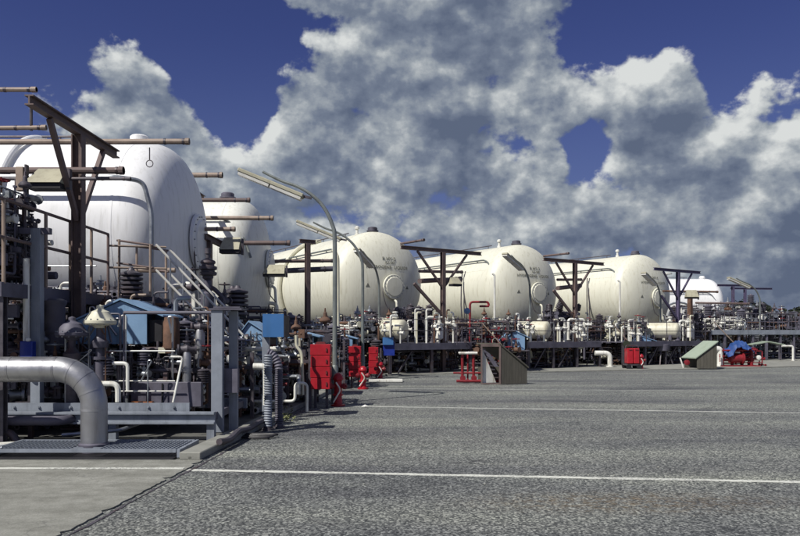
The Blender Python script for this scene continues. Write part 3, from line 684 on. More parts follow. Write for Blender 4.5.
# ------------------------------------------------------------------ curved lamps
def lamp(label, loc, rz=0, s_=1.0):
    T = thing('street_lamp', label, 'street lamp', loc, rz, 'curved street lamps')
    pts = [(0, 0, 0), (0, 0, 2), (0, 0, 4.0 * s_), (-.06, 0, 4.45 * s_), (-.28, 0, 4.9 * s_), (-.6, 0, 5.22 * s_), (-.95, 0, 5.42 * s_), (-1.35, 0, 5.56 * s_), (-1.8, 0, 5.78 * s_)]
    sm = []
    for i in range(len(pts) - 1):
        p0, p1, p2, p3 = [Vector(pts[max(0, min(len(pts) - 1, j))]) for j in (i - 1, i, i + 1, i + 2)]
        for k in range(4):
            u = k / 4; sm.append(.5 * ((2 * p1) + (p2 - p0) * u + (2 * p0 - 5 * p1 + 4 * p2 - p3) * u * u + (3 * p1 - p0 - 3 * p2 + p3) * u ** 3))
    sm.append(Vector(pts[-1]))
    MB().sweep(sm, .05, 10, rf=lambda u: .062 - .03 * u).build('pole', 'lamp_pole', T)
    MB().lathe((0, 0, 0), (0, 0, 1), [(0, .14), (.02, .14), (.02, .09), (.9, .085), (.95, .06)], 12).build('pole_base', 'lamp_pole', T)
    a_ = Vector((-2.42, 0, 5.76 * s_)); b_ = Vector((-.80, 0, 5.10 * s_)); d_ = (b_ - a_).normalized(); up = Vector((-d_.z, 0, d_.x))
    hd = MB().beam(a_ + up * .06, b_ + up * .06, .32, .10).build('lamp_head', 'hood_tan', T, bevel=.02)
    MB().beam(a_ + d_ * .04 - up * .02, a_.lerp(b_, .5) - d_ * .02 - up * .025, .28, .07).build('diffuser', 'lamp_glass', hd)
    MB().beam(a_.lerp(b_, .5) + d_ * .02 - up * .02, b_ - d_ * .04 - up * .025, .28, .07).build('diffuser', 'lamp_glass', hd)
    MB().beam(b_ - d_ * .12 + up * .05, b_ + Vector((.22, 0, .02)), .07, .06).build('head_bracket', 'dark_steel', T)
    return T
lamp('curved lamp nearest the camera, rising above the first red cabinet', (-1.63, 18, 0))
lamp('curved lamp behind the first, beside the second red cabinet', (-1.36, 26.2, 0))
lamp('curved lamp against the first lettered tank, beside the third red cabinet', (-.96, 33, 0), R(68), s_=.92)
lamp('curved lamp against the middle cream tank, beside the stair hutch', (6.5, 36, 0), R(50), s_=.95)
lamp('curved lamp against the rightmost cream tank, beside the red trolley', (15.2, 42, 0), R(48), s_=.88)
lamp('farthest curved lamp, standing alone at right against the sky', (24.0, 48, 0), R(12), s_=.93)

# ------------------------------------------------------------------ near left: big pipe, grating, base frame
T = thing('insulated_pipe', 'thick silver lagged pipe elbow crossing the lower left corner', 'pipe', (-4.46, 10.5, 0))
cx, cz, rp = -4.46, 1.22, .185
sw = [Vector((-9, 10.5, cz)), Vector((-7.5, 10.5, cz)), Vector((-6, 10.5, cz)), Vector((-4.99, 10.5, cz))]
sw += [Vector((-4.99 + .53 * math.sin(R(a_)), 10.5, cz - .53 + .53 * math.cos(R(a_)))) for a_ in range(6, 91, 6)] + [Vector((cx, 10.5, .4)), Vector((cx, 10.5, .05))]
MB().sweep(sw, rp, 32).build('pipe_lagging', 'lagging', T, world=True, angle=60)
gore = [((-4.99 + .53 * math.sin(R(a_)), 10.5, cz - .53 + .53 * math.cos(R(a_))), (math.cos(R(a_)), 0, -math.sin(R(a_)))) for a_ in (22.5, 45, 67.5)]
for p, ax in [((-4.99, 10.5, cz), (1, 0, 0)), ((cx, 10.5, .64), (0, 0, 1)), ((-6.3, 10.5, cz), (1, 0, 0)), ((-5.65, 10.5, cz), (1, 0, 0))] + gore:
    MB().lathe(Vector(p) - Vector(ax) * .02, ax, [(0, rp - .01), (0, rp + .004), (.03, rp + .004), (.03, rp - .01)], 32).build('lagging_band', 'lagging', T, world=True)
MB().lathe((cx, 10.5, .0), (0, 0, 1), [(0, rp + .0), (.12, rp + .03), (.14, rp + .03), (.16, rp)], 32).build('collar', 'violet_steel', T, world=True)

T = thing('walk_grating', 'low steel grating over the black sheet of painted pit shade at the foot of the silver elbow pipe', 'grating', (-4.4, 10.4, 0))
mb = MB(); mb.b2((-5.7, 10.02, .085), (-3.12, 10.06, .13)); mb.b2((-5.7, 10.92, .085), (-3.12, 10.96, .13)); mb.build('edge_bars', 'grey_blue_paint', T, world=True, kind='stuff')
for i in range(44):
    x = -5.69 + i * .0585
    if abs(x - cx) < rp: 
        continue
    MB().b2((x, 10.061, .09), (x + .012, 10.919, .126)).build('bearing_bar', 'grey_blue_paint', T, world=True)
mb = MB()
for i in range(9): mb.b2((-5.7, 10.1 + i * .1, .1), (-3.12, 10.108 + i * .1, .118))
mb.build('cross_bars', 'grey_blue_paint', T, world=True, kind='stuff')
MB().b2((-5.75, 10.0, .021), (-5.71, 10.96, .13)).build('side_frame', 'grey_blue_paint', T, world=True)
MB().b2((-3.1, 10.0, .021), (-3.06, 10.96, .13)).build('side_frame', 'grey_blue_paint', T, world=True)
MB().add([(-5.7, 9.86, .022), (-3.12, 9.86, .022), (-3.12, 11.0, .022), (-5.7, 11.0, .022)], [(0, 1, 2, 3)]).build('pit_shade_sheet', 'black', kind='structure')  # flat black sheet, the dark void below the grating put in as colour
o = thing('white_board', 'pale flat board lying at the far left edge beside the grating', 'board', (-5.9, 10.7, 0), R(25)); MB().box((-.5, 0, .1), (1.3, .22, .03)).box((-.5, 0, .05), (.1, .2, .09)).build('plank', 'white_paint', o, bevel=.004)
MB().tube((-6.0, 10.15, .02), (-5.6, 10.15, .14), .02, 8).build('prop', 'galvanised', o, world=True)

T = thing('base_skid', 'long grey blue channel base frame carrying the nearest pipework', 'steel frame', (-5, 11.6, 0))
MB().b2((-8.5, 11.5, .30), (-2.96, 11.56, .49)).b2((-8.5, 11.44, .455), (-2.96, 11.5, .49)).b2((-8.5, 11.44, .30), (-2.96, 11.5, .33)).build('channel', 'grey_blue_paint', T, world=True)
MB().b2((-8.5, 11.62, .44), (-3.4, 11.66, .62)).build('upstand_plate', 'grey_blue_paint', T, world=True)
for i in range(7): 
    x = -6.2 + i * .42 + rng.uniform(-.05, .05); MB().tube((x, 11.615, .555), (x, 11.60, .555), .024, 10).tube((x, 11.6, .555), (x, 11.585, .555), .013, 6).build('bolt', 'grey_blue_paint', T, world=True)
for x in (-3.03, -4.6, -6.4): MB().b2((x - .06, 11.5, .02), (x + .06, 11.62, .30)).build('leg', 'grey_blue_paint', T, world=True)
MB().b2((-8.5, 13.9, .30), (-2.96, 13.96, .49)).build('channel', 'grey_blue_paint', T, world=True)
for i in range(5): MB().b2((-7.5 + i * 1.1, 11.57, .33), (-7.42 + i * 1.1, 13.9, .45)).build('cross_member', 'violet_steel', T, world=True)
T2_ = thing('drain_pipes', 'two dark horizontal pipes lying low under the base frame by the silver pipe', 'pipe', (-6, 11.2, 0))
MB().pipe([(-8.5, 11.25, .38), (-5.25, 11.25, .38), (-5.25, 12.2, .38)], .075, .2, 12).build('pipe', 'violet_steel', T2_, world=True)
MB().pipe([(-8.5, 11.1, .22), (-6.0, 11.1, .22), (-5.9, 11.1, .06)], .06, .12, 12).build('pipe', 'dark_steel', T2_, world=True)
MB().pipe([(-5.3, 11.3, .15), (-4.4, 11.3, .22), (-4.2, 11.9, .3)], .03, .12, 8).build('pipe', 'galvanised', T2_, world=True)

# tall square post and beam at left edge, guard frame with the right post
T = thing('square_post', 'tall grey blue square post with a cross rail at the far left', 'post', (-5.92, 11.75, 0))
MB().b2((-6.0, 11.68, .45), (-5.84, 11.82, 3.45)).build('post', 'grey_blue_paint', T, world=True, bevel=.006)
MB().b2((-9, 11.70, 3.36), (-5.7, 11.80, 3.46)).build('cross_rail', 'violet_steel', T, world=True)
MB().b2((-6.06, 11.64, .40), (-5.78, 11.86, .46)).build('base_plate', 'grey_blue_paint', T, world=True)
MB().tube((-6.02, 11.6, 1.1), (-6.02, 11.6, 2.95), .05, 12).build('cable_duct', 'white_paint', T, world=True)
MB().b2((-6.05, 11.45, 1.28), (-5.85, 11.58, 1.62)).build('socket_box', 'deep_blue', T, world=True, bevel=.01)
MB().lathe((-5.9, 11.45, 1.645), (0, -1, 0), [(0, .03), (.05, .03), (.06, .0)], 10).build('socket_lid', 'white_paint', T, world=True)
T = thing('guard_frame', 'rectangular guard frame with a thick grey blue right post in the left foreground', 'steel frame', (-3.05, 12, 0))
MB().b2((-3.13, 11.93, .1), (-2.94, 12.05, 2.13)).build('post', 'grey_blue_paint', T, world=True, bevel=.006)
MB().tube((-4.6, 12, 2.09), (-3.12, 12, 2.09), .028, 8).build('top_bar', 'violet_steel', T, world=True)
MB().tube((-4.6, 12, .6), (-4.6, 12, 2.1), .018, 8).build('rod', 'violet_steel', T, world=True)
MB().b2((-3.16, 11.90, 2.13), (-2.62, 12.3, 2.16)).b2((-3.1, 11.95, 2.165), (-2.66, 12.25, 2.19)).build('top_plate', 'violet_steel', T, world=True)
MB().b2((-2.9, 12.2, .05), (-2.76, 12.3, 2.12)).build('rear_post', 'grey_blue_paint', T, world=True)
MB().b2((-2.97, 12.06, .75), (-2.72, 12.19, 1.15)).build('splice_plate', 'violet_steel', T, world=True)
T = thing('brown_cylinder', 'upright rusty brown cylinder in front of the stair rails at left', 'silencer', (-4.0, 12.6, 0))
MB().lathe((-4.0, 12.6, 1.38), (0, 0, 1), [(0, .04), (.02, .13), (.1, .14), (.1, .155), (.14, .155), (.14, .14), (.55, .14), (.6, .12), (.64, .12), (.66, .04)], 20).build('body', 'rusty', T, world=True)
MB().tube((-4.0, 12.6, .5), (-4.0, 12.6, 1.4), .05, 10).build('stem', 'dark_steel', T, world=True)
MB().box((-4.13, 12.5, 1.45), (.12, .05, .1)).build('lug', 'cream_paint', T, world=True)
for i, (px, y0, y1, Y, r0) in enumerate(((200, 326, 408, 12.6, .085), (187, 348, 410, 12.3, .075))):
    X = (px - 400) / F * Y; z1 = HC - (y0 - 333) / F * Y
    T = thing('silver_column', ['silver vessel column with a collar, left of the thick guard post', 'shorter silver vessel column beside the taller one'][i], 'pipe', (X, Y, 0))
    MB().lathe((0, 0, .45), (0, 0, 1), [(0, r0), (z1 - .85, r0), (z1 - .85, r0 * 1.3), (z1 - .80, r0 * 1.3), (z1 - .80, r0), (z1 - .55, r0), (z1 - .45, r0 * .5)], 20).build('column', 'lagging', T)
    valve(T, (0, 0, z1 - .02), 1.0, .3, 'dark_steel', 'wheel', 'galvanised')

# big blue hood (left), smaller light blue hoods
def hood(label, px0, px1, pyt, pyb, Y, depth, m='light_blue', peak=.55):
    x0 = (px0 - 400) / F * Y; x1 = (px1 - 400) / F * Y; zt = HC - (pyt - 333) / F * Y; zb = HC - (pyb - 333) / F * Y; xm = x0 + (x1 - x0) * peak; h = zt - zb
    T = thing('blue_hood', label, 'hood', ((x0 + x1) / 2, Y, 0), 0, 'light blue sheet metal hoods')
    MB().prism([(x0, zb), (x0, zb + h * .48), (xm, zt - .02), (x1 - (x1 - x0) * .16, zb + h * .74), (x1 - (x1 - x0) * .16, zb)], Y, Y + .04).build('front_panel', m, T, world=True)
    MB().prism([(x0, zb), (x0, zb + h * .48), (xm, zt - .02), (x1, zb + h * .64), (x1, zb)], Y + depth - .03, Y + depth).build('rear_panel', m, T, world=True)
    MB().add([(x0 - .03, Y - .05, zb + h * .47), (xm, Y - .05, zt), (xm, Y + depth + .03, zt), (x0 - .03, Y + depth + .03, zb + h * .47), (x0 - .03, Y - .05, zb + h * .47 + .03), (xm, Y - .05, zt + .03), (xm, Y + depth + .03, zt + .03), (x0 - .03, Y + depth + .03, zb + h * .47 + .03)],
        [(0, 1, 2, 3), (4, 5, 6, 7), (0, 1, 5, 4), (1, 2, 6, 5), (2, 3, 7, 6), (3, 0, 4, 7)]).build('roof_panel', m, T, world=True)
    MB().add([(xm + .002, Y - .05, zt), (x1 + .05, Y - .05, zb + h * .62), (x1 + .05, Y + depth + .03, zb + h * .62), (xm + .002, Y + depth + .03, zt), (xm + .002, Y - .05, zt + .03), (x1 + .05, Y - .05, zb + h * .62 + .03), (x1 + .05, Y + depth + .03, zb + h * .62 + .03), (xm + .002, Y + depth + .03, zt + .03)],
        [(0, 1, 2, 3), (4, 5, 6, 7), (0, 1, 5, 4), (1, 2, 6, 5), (2, 3, 7, 6), (3, 0, 4, 7)]).build('roof_panel', m, T, world=True)
    MB().b2((x1 - (x1 - x0) * .16 + .01, Y + .1, zb + .04), (x1 - .02, Y + depth - .06, zb + h * .55)).build('opening_shade', 'black', T, world=True)  # black block paints the shade inside the open side of the hood
    for x in (x0 + .06, x1 - .08):
        for y in (Y + .08, Y + depth - .08): MB().tube((x, y, .1), (x, y, zb + .05), .025, 8).build('leg', 'dark_steel', T, world=True)
    return T
hood('large light blue hood with gabled roof in the left foreground, behind the silver elbow', 72, 161, 300, 344, 12.6, 1.1)
hood('light blue gabled hood behind the thick guard post, among red and white valves', 236, 268, 322, 358, 15.5, 1.2, peak=.4)
hood('light blue hood low behind the first red cabinet', 288, 318, 332, 346, 19.5, 1.2, peak=.35)
hood('light blue hood behind the second red cabinet', 334, 356, 335, 346, 25, 1.2, peak=.35)
hood('light blue hood showing above the sloping side of the stair hutch', 503, 529, 331, 350, 32, 1.6, peak=.45)
hood('light blue hood just right of the red hose trolley', 627, 656, 336, 350, 40, 1.8, peak=.45)
T = thing('blue_signal_box', 'bright blue square box on a post right of the light blue hood', 'box', (-2.55, 14.4, 0))
MB().b2((-2.73, 14.3, 1.67), (-2.31, 14.32, 2.13)).build('front_panel', 'sign_blue', T, world=True)
MB().b2((-2.31, 14.3, 1.67), (-2.29, 14.9, 2.10)).b2((-2.73, 14.321, 1.67), (-2.71, 14.9, 2.1)).b2((-2.71, 14.321, 2.08), (-2.311, 14.9, 2.1)).build('casing', 'black', T, world=True)
MB().b2((-2.76, 14.4, .05), (-2.62, 14.52, 1.9)).build('post', 'grey_blue_paint', T, world=True)
T = thing('blue_signal_box', 'small blue box standing behind the third red cabinet', 'box', (.3, 30, 0))
p = W(388, 341, 28.5); MB().box(p, (.42, .1, .30)).build('front_panel', 'sign_blue', T, world=True); MB().box(p + Vector((.03, .2, -.3)), (.46, .28, .55)).build('casing', 'deep_blue', T, world=True); MB().tube(W(381, 348, 28.5), (W(381, 348, 28.5).x, 28.5, 0), .04, 8).build('post', 'dark_steel', T, world=True)
p = W(467, 311, 33.5); T = thing('round_lamp', 'small round pale blue lamp beside the red inverted pipe', 'lamp', p); MB().lathe((0, 0, 0), (0, -1, 0), [(0, .14), (.06, .15), (.1, .1), (.12, 0)], 16).build('lens', 'light_blue', T); MB().tube((0, .05, -.1), (0, .05, -1.8), .02, 6).build('stem', 'dark_steel', T)

# corrugated hoses
for i, (px, Y, top) in enumerate(((268, 13.0, 1.35), (279, 13.3, 1.05))):
    X = (px - 400) / F * Y; T = thing('corrugated_hose', ['upright ribbed grey hose at the kerb end, left one of the pair', 'upright ribbed dark hose at the kerb end whose top bends over leftwards'][i], 'hose', (X, Y, 0), 0, 'ribbed flexible hoses at the kerb end')
    pts = [Vector((0, 0, .01 + top * k / 60)) for k in range(61)]
    if i: pts += [Vector((-.25 + .25 * math.cos(R(a_)), 0, top + .35 * math.sin(R(a_)))) for a_ in range(6, 86, 5)]
    n = len(pts); MB().sweep(pts, .1, 20, rf=lambda u: .066 + .012 * (1 if int(u * (n - 1) + .5) % 2 else -.4)).build('hose', 'violet_steel' if i else 'grey_blue_paint', T)
    MB().lathe((0, 0, 0), (0, 0, 1), [(0, .11), (.03, .11), (.03, .08), (.06, .08)], 16).build('foot', 'dark_steel', T)
T = thing('cable_loop', 'dark cables lying in loops on the asphalt beside the ribbed hoses', 'cable', (-2.4, 12, 0))
for k in range(3):
    pts = []
    for a_ in range(0, 200, 10):
        pts.append((-2.9 + .55 * math.sin(R(a_)) * (1 + .1 * k) + .4 * a_ / 200, 11.6 + .25 * k * .4 + .5 * math.cos(R(a_)) * .6 + a_ / 200 * .6, .03 + .01 * k))
    MB().sweep(pts, .018, 6).build('cable', 'black', T, world=True)
T = thing('kerb_hose', 'dark hose running along the kerb between base frame and ribbed hoses', 'hose', (-2.8, 12, 0)); MB().sweep([(KX(y) - .03 + .03 * math.sin(y * 3), y, .14 + .02 * math.sin(y * 5)) for y in np.linspace(10.6, 13.0, 24)], .05, 8).build('hose', 'dark_steel', T, world=True)

# diaphragm actuators in front of blue hood
def big_actuator(label, px, py, Y, sc, m, m2):
    p = W(px, py, Y); T = thing('diaphragm_valve', label, 'valve', (p.x, p.y, 0)); z = p.z
    MB().lathe((0, 0, z), (0, 0, 1), [(-.10, .08), (-.06, .12), (-.04, .245), (-.02, .26), (.02, .26), (.03, .24), (.09, .2), (.13, .17), (.17, .15), (.2, .08), (.22, .06), (.27, .055), (.29, 0)], 28).build('actuator', m, T)
    mb = MB()
    for k in range(14):
        a_ = k * 2 * math.pi / 14; mb.tube((.235 * math.cos(a_), .235 * math.sin(a_), z - .05), (.235 * math.cos(a_), .235 * math.sin(a_), z + .05), .012, 6)
    mb.build('flange_bolts', 'galvanised', T, kind='stuff')
    MB().lathe((0, 0, z - .62), (0, 0, 1), [(0, .12), (.05, .12), (.05, .07), (.2, .07), (.2, .13), (.3, .14), (.34, .1), (.4, .06), (.52, .06)], 18).build('yoke', m2, T)
    MB().lathe((0, 0, .45), (0, 0, 1), [(0, .09), (max(.1, z - 1.1), .09)], 16).build('stem_pipe', m2, T)
big_actuator('pale hat shaped valve actuator standing before the big blue hood', 100, 322, 11.9, 1, 'cream_paint', 'violet_steel')
big_actuator('dark disc shaped valve actuator left of the pale hat shaped one', 72, 334, 11.8, 1, 'violet_steel', 'dark_steel')
T = thing('tall_dark_vessel', 'broad dark violet upright vessel behind the blue socket box at left', 'vessel', (-5.95, 12.4, 0))
MB().lathe((-5.95, 12.4, .46), (0, 0, 1), [(0, .17), (.5, .17), (.5, .2), (.55, .2), (.55, .17), (1.3, .17), (1.3, .2), (1.35, .2), (1.35, .17), (1.75, .17), (1.8, .2), (1.85, .2), (1.88, .12)], 24).build('vessel', 'violet_steel', T, world=True)

# ------------------------------------------------------------------ raised platform with railings and stair (left)
T = thing('raised_platform', 'dark raised platform with handrails in front of the nearest white tank', 'platform', (-7.5, 12.8, 0))
MB().b2((-12, 10.8, 2.42), (-6.02, 14.9, 2.5)).build('deck', 'violet_steel', T, world=True)
MB().b2((-6.02, 10.8, 2.30), (-5.98, 14.9, 2.52)).build('edge_channel', 'violet_steel', T, world=True)
for (x, y) in ((-6.1, 11.0), (-6.1, 14.7), (-9, 14.7), (-7.6, 14.7)): MB().ibeam((x, y, .02), (x, y, 2.42), .14, .14).build('leg', 'dark_steel', T, world=True)
for z in (3.78, 3.2): MB().tube((-6.0, 10.6, z), (-6.0, 14.8, z), .028, 8).build('handrail', 'brown_beam', T, world=True)
for y in (10.9, 12.2, 13.1, 14.0, 14.8): MB().tube((-6.0, y, 2.5), (-6.0, y, 3.78), .03, 8).build('rail_post', 'brown_beam' if y > 14.5 else 'tan_tube', T, world=True)
for z in (3.55, 3.1): MB().tube((-6.0, 14.83, z), (-4.9, 15.1, z), .022, 8).build('handrail', 'tan_tube', T, world=True)
MB().b2((-6.0, 14.9, 2.42), (-5.1, 16.1, 2.5)).build('landing', 'violet_steel', T, world=True)
for y in (15.0, 16.0):
    for x in (-5.85, -5.2): MB().tube((x, y, 2.5), (x, y, 3.7 if x < -5.5 else 3.6), .028, 8).build('rail_post', 'tan_tube', T, world=True)
for y in (15.0, 16.0):
    for z in (3.62, 3.15): MB().tube((-5.9, y, z + .06), (-5.15, y, z - .04), .022, 8).build('handrail', 'brown_beam', T, world=True)
T = thing('steel_stair', 'steel stair with twin sloping handrails descending from the raised platform', 'stair', (-5.1, 15.5, 0))
def sp(u, z): return (-5.1 + 2.3 * u, z - 2.3 * u)
for y in (15.05, 15.95):
    p0 = (-5.1, y, 2.45); p1 = (-3.1, y, .35); MB().beam(p0, p1, .04, .2).build('stringer', 'violet_steel', T, world=True)
    for dz in (1.15, .62): MB().tube((-5.1, y, 2.45 + dz), (-3.2, y, .47 + dz), .026, 8).build('handrail', 'lamp_glass', T, world=True)
    for u in (.15, .5, .85): MB().tube((-5.1 + 2 * u, y, 2.45 - 2.1 * u), (-5.1 + 2 * u, y, 3.58 - 2.1 * u), .018, 6).build('baluster', 'galvanised', T, world=True)
for i in range(11):
    u = (i + .5) / 11; MB().box((-5.1 + 2 * u, 15.5, 2.45 - 2.1 * u), (.22, .86, .03)).build('step', 'violet_steel', T, world=True)

# white arch pipe and white boxes
T = thing('arch_pipe', 'white inverted U pipe seen behind the stair handrails', 'pipe', (-5.1, 16.6, 0))
MB().pipe([(-5.3, 16.6, 1.2), (-5.3, 16.6, 2.86), (-4.72, 16.6, 2.86), (-4.72, 16.6, 1.6)], .085, .26, 14).build('pipe', 'white_paint', T, world=True)
T = thing('white_cabinet', 'bright white sloping instrument cabinet behind the guard frame', 'cabinet', (-4.3, 17, 0))
p = W(218, 303, 17); MB().prism([(p.x - .32, p.z - .3), (p.x + .34, p.z - .3), (p.x + .34, p.z + .12), (p.x + .1, p.z + .14), (p.x - .05, p.z + .3), (p.x - .32, p.z + .1)], 16.8, 17.3).build('casing', 'white_paint', T, world=True, bevel=.01)
for dx in (-.25, .25): MB().tube((p.x + dx, 17, .05), (p.x + dx, 17, p.z - .3), .03, 8).build('leg', 'dark_steel', T, world=True)
# dark spring valve tower at px 208
T = thing('spring_valve', 'tall dark valve topped by a ribbed ball, before the half hidden cream tank', 'valve', (W(208, 270, 16.2).x, 16.2, 0))
z = W(208, 276, 16.2).z
MB().lathe((0, 0, z), (0, 0, 1), [(-.1, .05), (-.05, .12), (0, .12), (.02, .19), (.08, .2), (.1, .15), (.13, .15), (.15, .2), (.21, .2), (.23, .14), (.27, .14), (.29, .17), (.34, .16), (.38, .08), (.4, .05), (.5, .05), (.5, .07), (.62, .07)], 22).build('spring_housing', 'dark_steel', T)
MB().lathe((0, 0, .3), (0, 0, 1), [(0, .07), (z - 1.2, .07), (z - 1.2, .15), (z - 1.1, .15), (z - 1.05, .1), (z - .9, .16), (z - .7, .16), (z - .65, .08), (z - .4, .08)], 16).build('valve_body', 'violet_steel', T)
valve(T, (-.35, 0, z - .25), 1.2, 0, 'dark_steel', 'wheel'); valve(T, (.35, .1, z - .55), 1.1, 1.2, 'dark_steel', 'wheel'); MB().pipe([(-.5, 0, z - .25), (.1, 0, z - .25), (.35, 0, z - .5), (.35, 0, .4)], .05, .1).build('pipe', 'dark_steel', T)

# pipework masses, left block
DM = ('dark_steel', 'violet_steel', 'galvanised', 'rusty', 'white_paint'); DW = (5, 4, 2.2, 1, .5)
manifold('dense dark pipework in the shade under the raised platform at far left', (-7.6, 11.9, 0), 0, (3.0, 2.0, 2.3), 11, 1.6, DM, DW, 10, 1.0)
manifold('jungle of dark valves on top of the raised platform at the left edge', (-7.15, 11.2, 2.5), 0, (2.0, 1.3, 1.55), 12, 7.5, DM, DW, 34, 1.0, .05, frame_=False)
manifold('dark valve rack between the silver elbow and the big blue hood', (-5.55, 12.1, .45), 0, (1.9, .5, 1.0), 13, 3.2, ('galvanised', 'dark_steel', 'violet_steel', 'white_paint', 'lagging'), (3, 4, 3, 1, 1), 12, .9, .05)
manifold('valves and thin silver pipes under the big blue hood', (-4.75, 12.3, .45), 0, (1.5, .7, .78), 14, 2.4, ('dark_steel', 'galvanised', 'dark_red', 'rusty', 'white_paint'), (4, 4, 1, 1, 1), 12, .8, .05)
manifold('cluster of silver valves between brown cylinder and guard post', (-3.75, 12.5, .45), 0, (.9, .8, 1.05), 15, 3.2, ('dark_steel', 'galvanised', 'rusty', 'white_paint'), (4, 4, 1, .8), 10, .8, .05)
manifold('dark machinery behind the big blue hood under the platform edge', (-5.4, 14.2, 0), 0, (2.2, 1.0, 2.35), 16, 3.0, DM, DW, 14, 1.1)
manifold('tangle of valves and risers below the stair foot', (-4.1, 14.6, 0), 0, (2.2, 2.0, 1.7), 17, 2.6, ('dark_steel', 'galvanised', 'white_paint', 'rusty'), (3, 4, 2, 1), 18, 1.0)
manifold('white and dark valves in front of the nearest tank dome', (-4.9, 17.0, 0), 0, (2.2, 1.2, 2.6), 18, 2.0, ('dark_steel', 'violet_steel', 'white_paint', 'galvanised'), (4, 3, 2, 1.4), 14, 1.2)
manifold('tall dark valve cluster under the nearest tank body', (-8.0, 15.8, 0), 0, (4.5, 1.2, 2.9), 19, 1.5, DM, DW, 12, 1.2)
manifold('red and white valves beneath the second light blue hood', (-3.2, 15.3, 0), 0, (1.3, 1.0, 1.5), 20, 3.5, ('dark_steel', 'white_paint', 'dark_red', 'galvanised'), (4, 2, 2, 2), 14, 1.0)
manifold('pipework between the blue signal box and the first red cabinet', (-2.95, 16.8, 0), 0, (1.7, 1.5, 1.75), 21, 2.6, ('dark_steel', 'cream_paint', 'rusty', 'galvanised'), (4, 2, 1.5, 2), 14, 1.1)
manifold('pipe rack under the half hidden cream tank', (-4.7, 21.5, 0), 0, (2.8, 2.2, 2.6), 22, 1.8, ('dark_steel', 'violet_steel', 'white_paint', 'rusty'), (4, 3, 2, 1), 16, 1.3)
manifold('valve rack behind the second red cabinet', (-2.7, 22.5, 0), 0, (1.9, 2.0, 1.9), 23, 2.2, ('dark_steel', 'white_paint', 'rusty', 'galvanised'), (4, 2, 1.5, 1.5), 14, 1.2)
manifold('valve rack left of the third red cabinet', (-3.0, 27.5, 0), 0, (2.6, 2.5, 2.2), 24, 1.7, ('dark_steel', 'white_paint', 'rusty', 'galvanised'), (4, 2.4, 1.5, 1.5), 16, 1.4)
manifold('pipe rack behind the lone brown post', (-5.0, 31.5, 0), .3, (4, 2.5, 2.2), 25, 1.2, ('dark_steel', 'violet_steel', 'rusty', 'cream_paint'), (4, 3, 2, 1), 14, 1.4)
# featured pale pipes of the left block
T = thing('standpipe', 'short fat white standpipe between guard post and ribbed hoses', 'pipe', (-2.55, 13.9, 0)); MB().pipe([(-2.85, 14, 1.1), (-2.6, 14, 1.1), (-2.6, 14, .35)], .065, .1, 12).build('pipe', 'white_paint', T, world=True)
T = thing('standpipe', 'cream crooked standpipe behind the ribbed hoses', 'pipe', (-2.3, 16.3, 0)); MB().pipe([(-2.2, 16.3, .35), (-2.22, 16.3, 1.3), (-2.35, 16.3, 1.45), (-2.35, 16.3, 1.7)], .035, .12, 10).build('pipe', 'cream_paint', T, world=True)
T = thing('standpipe', 'stubby white capped standpipe left of the first red cabinet', 'pipe', (-2.15, 17.2, 0)); MB().lathe((-2.1, 17.2, .25), (0, 0, 1), [(0, .07), (.7, .07), (.72, .14), (.8, .14), (.82, 0)], 14).build('pipe', 'white_paint', T, world=True)
T = thing('ground_pipes', 'white horizontal pipes near the ground behind the ribbed hoses', 'pipe', (-2.9, 16, 0))
MB().pipe([(-3.6, 15.1, .32), (-2.2, 15.1, .32), (-2.2, 15.1, .7), (-1.95, 15.1, .7), (-1.95, 15.1, .1)], .03, .1, 8).build('pipe', 'white_paint', T, world=True)
MB().pipe([(-3.8, 15.0, 1.42), (-2.5, 15.0, 1.42)], .045, .1, 8).build('pipe', 'white_paint', T, world=True)
T = thing('hand_pipes', 'white bent hand pipes right of the silver elbow', 'pipe', (-4.3, 11.9, 0))
MB().pipe([(-4.75, 11.9, 1.25), (-4.5, 11.9, 1.25), (-4.5, 11.9, .8)], .03, .08, 8).build('pipe', 'white_paint', T, world=True)
MB().pipe([(-4.9, 11.8, .92), (-4.62, 11.8, .92), (-4.62, 11.8, .62)], .045, .12, 10).build('pipe', 'white_paint', T, world=True)
for z in (1.45, .95, .78): MB().tube((-4.85, 12.0, z), (-3.75, 12.0, z), .013, 6).build('pipe', 'white_paint', T, world=True)
MB().pipe([(-3.85, 12.1, 1.35), (-3.65, 12.1, 1.35), (-3.75, 11.9, .6)], .02, .08, 8).build('pipe', 'white_paint', T, world=True)
T = thing('control_cabinet', 'low grey violet control cabinet on the base frame', 'cabinet', (-4.2, 12.2, 0)); MB().b2((-4.55, 12.15, .5), (-3.35, 12.25, .92)).build('casing', 'violet_steel', T, world=True, bevel=.01); MB().b2((-4.02, 12.13, .55), (-4.0, 12.15, .9)).build('door_edge', 'black', T, world=True)
MB().b2((-4.5, 12.05, .5), (-4.15, 12.14, .6)).build('tray', 'orange_rust', T, world=True)
T = thing('side_cabinet', 'dark violet louvred cabinet at the left edge below the cross rail', 'cabinet', (-6.5, 11.9, 0)); MB().b2((-7.4, 11.9, 2.62), (-6.28, 12.3, 3.2)).build('casing', 'violet_steel', T, world=True, bevel=.015)
T = thing('rack_panel', 'long dark violet cable tray at the far left below the platform', 'cable tray', (-7, 11.5, 0)); MB().b2((-8.5, 11.5, 2.0), (-6.12, 11.6, 2.2)).build('tray', 'violet_steel', T, world=True); MB().tube((-8.5, 11.45, 1.98), (-6.15, 11.45, 1.98), .014, 6).build('conduit', 'white_paint', T, world=True)

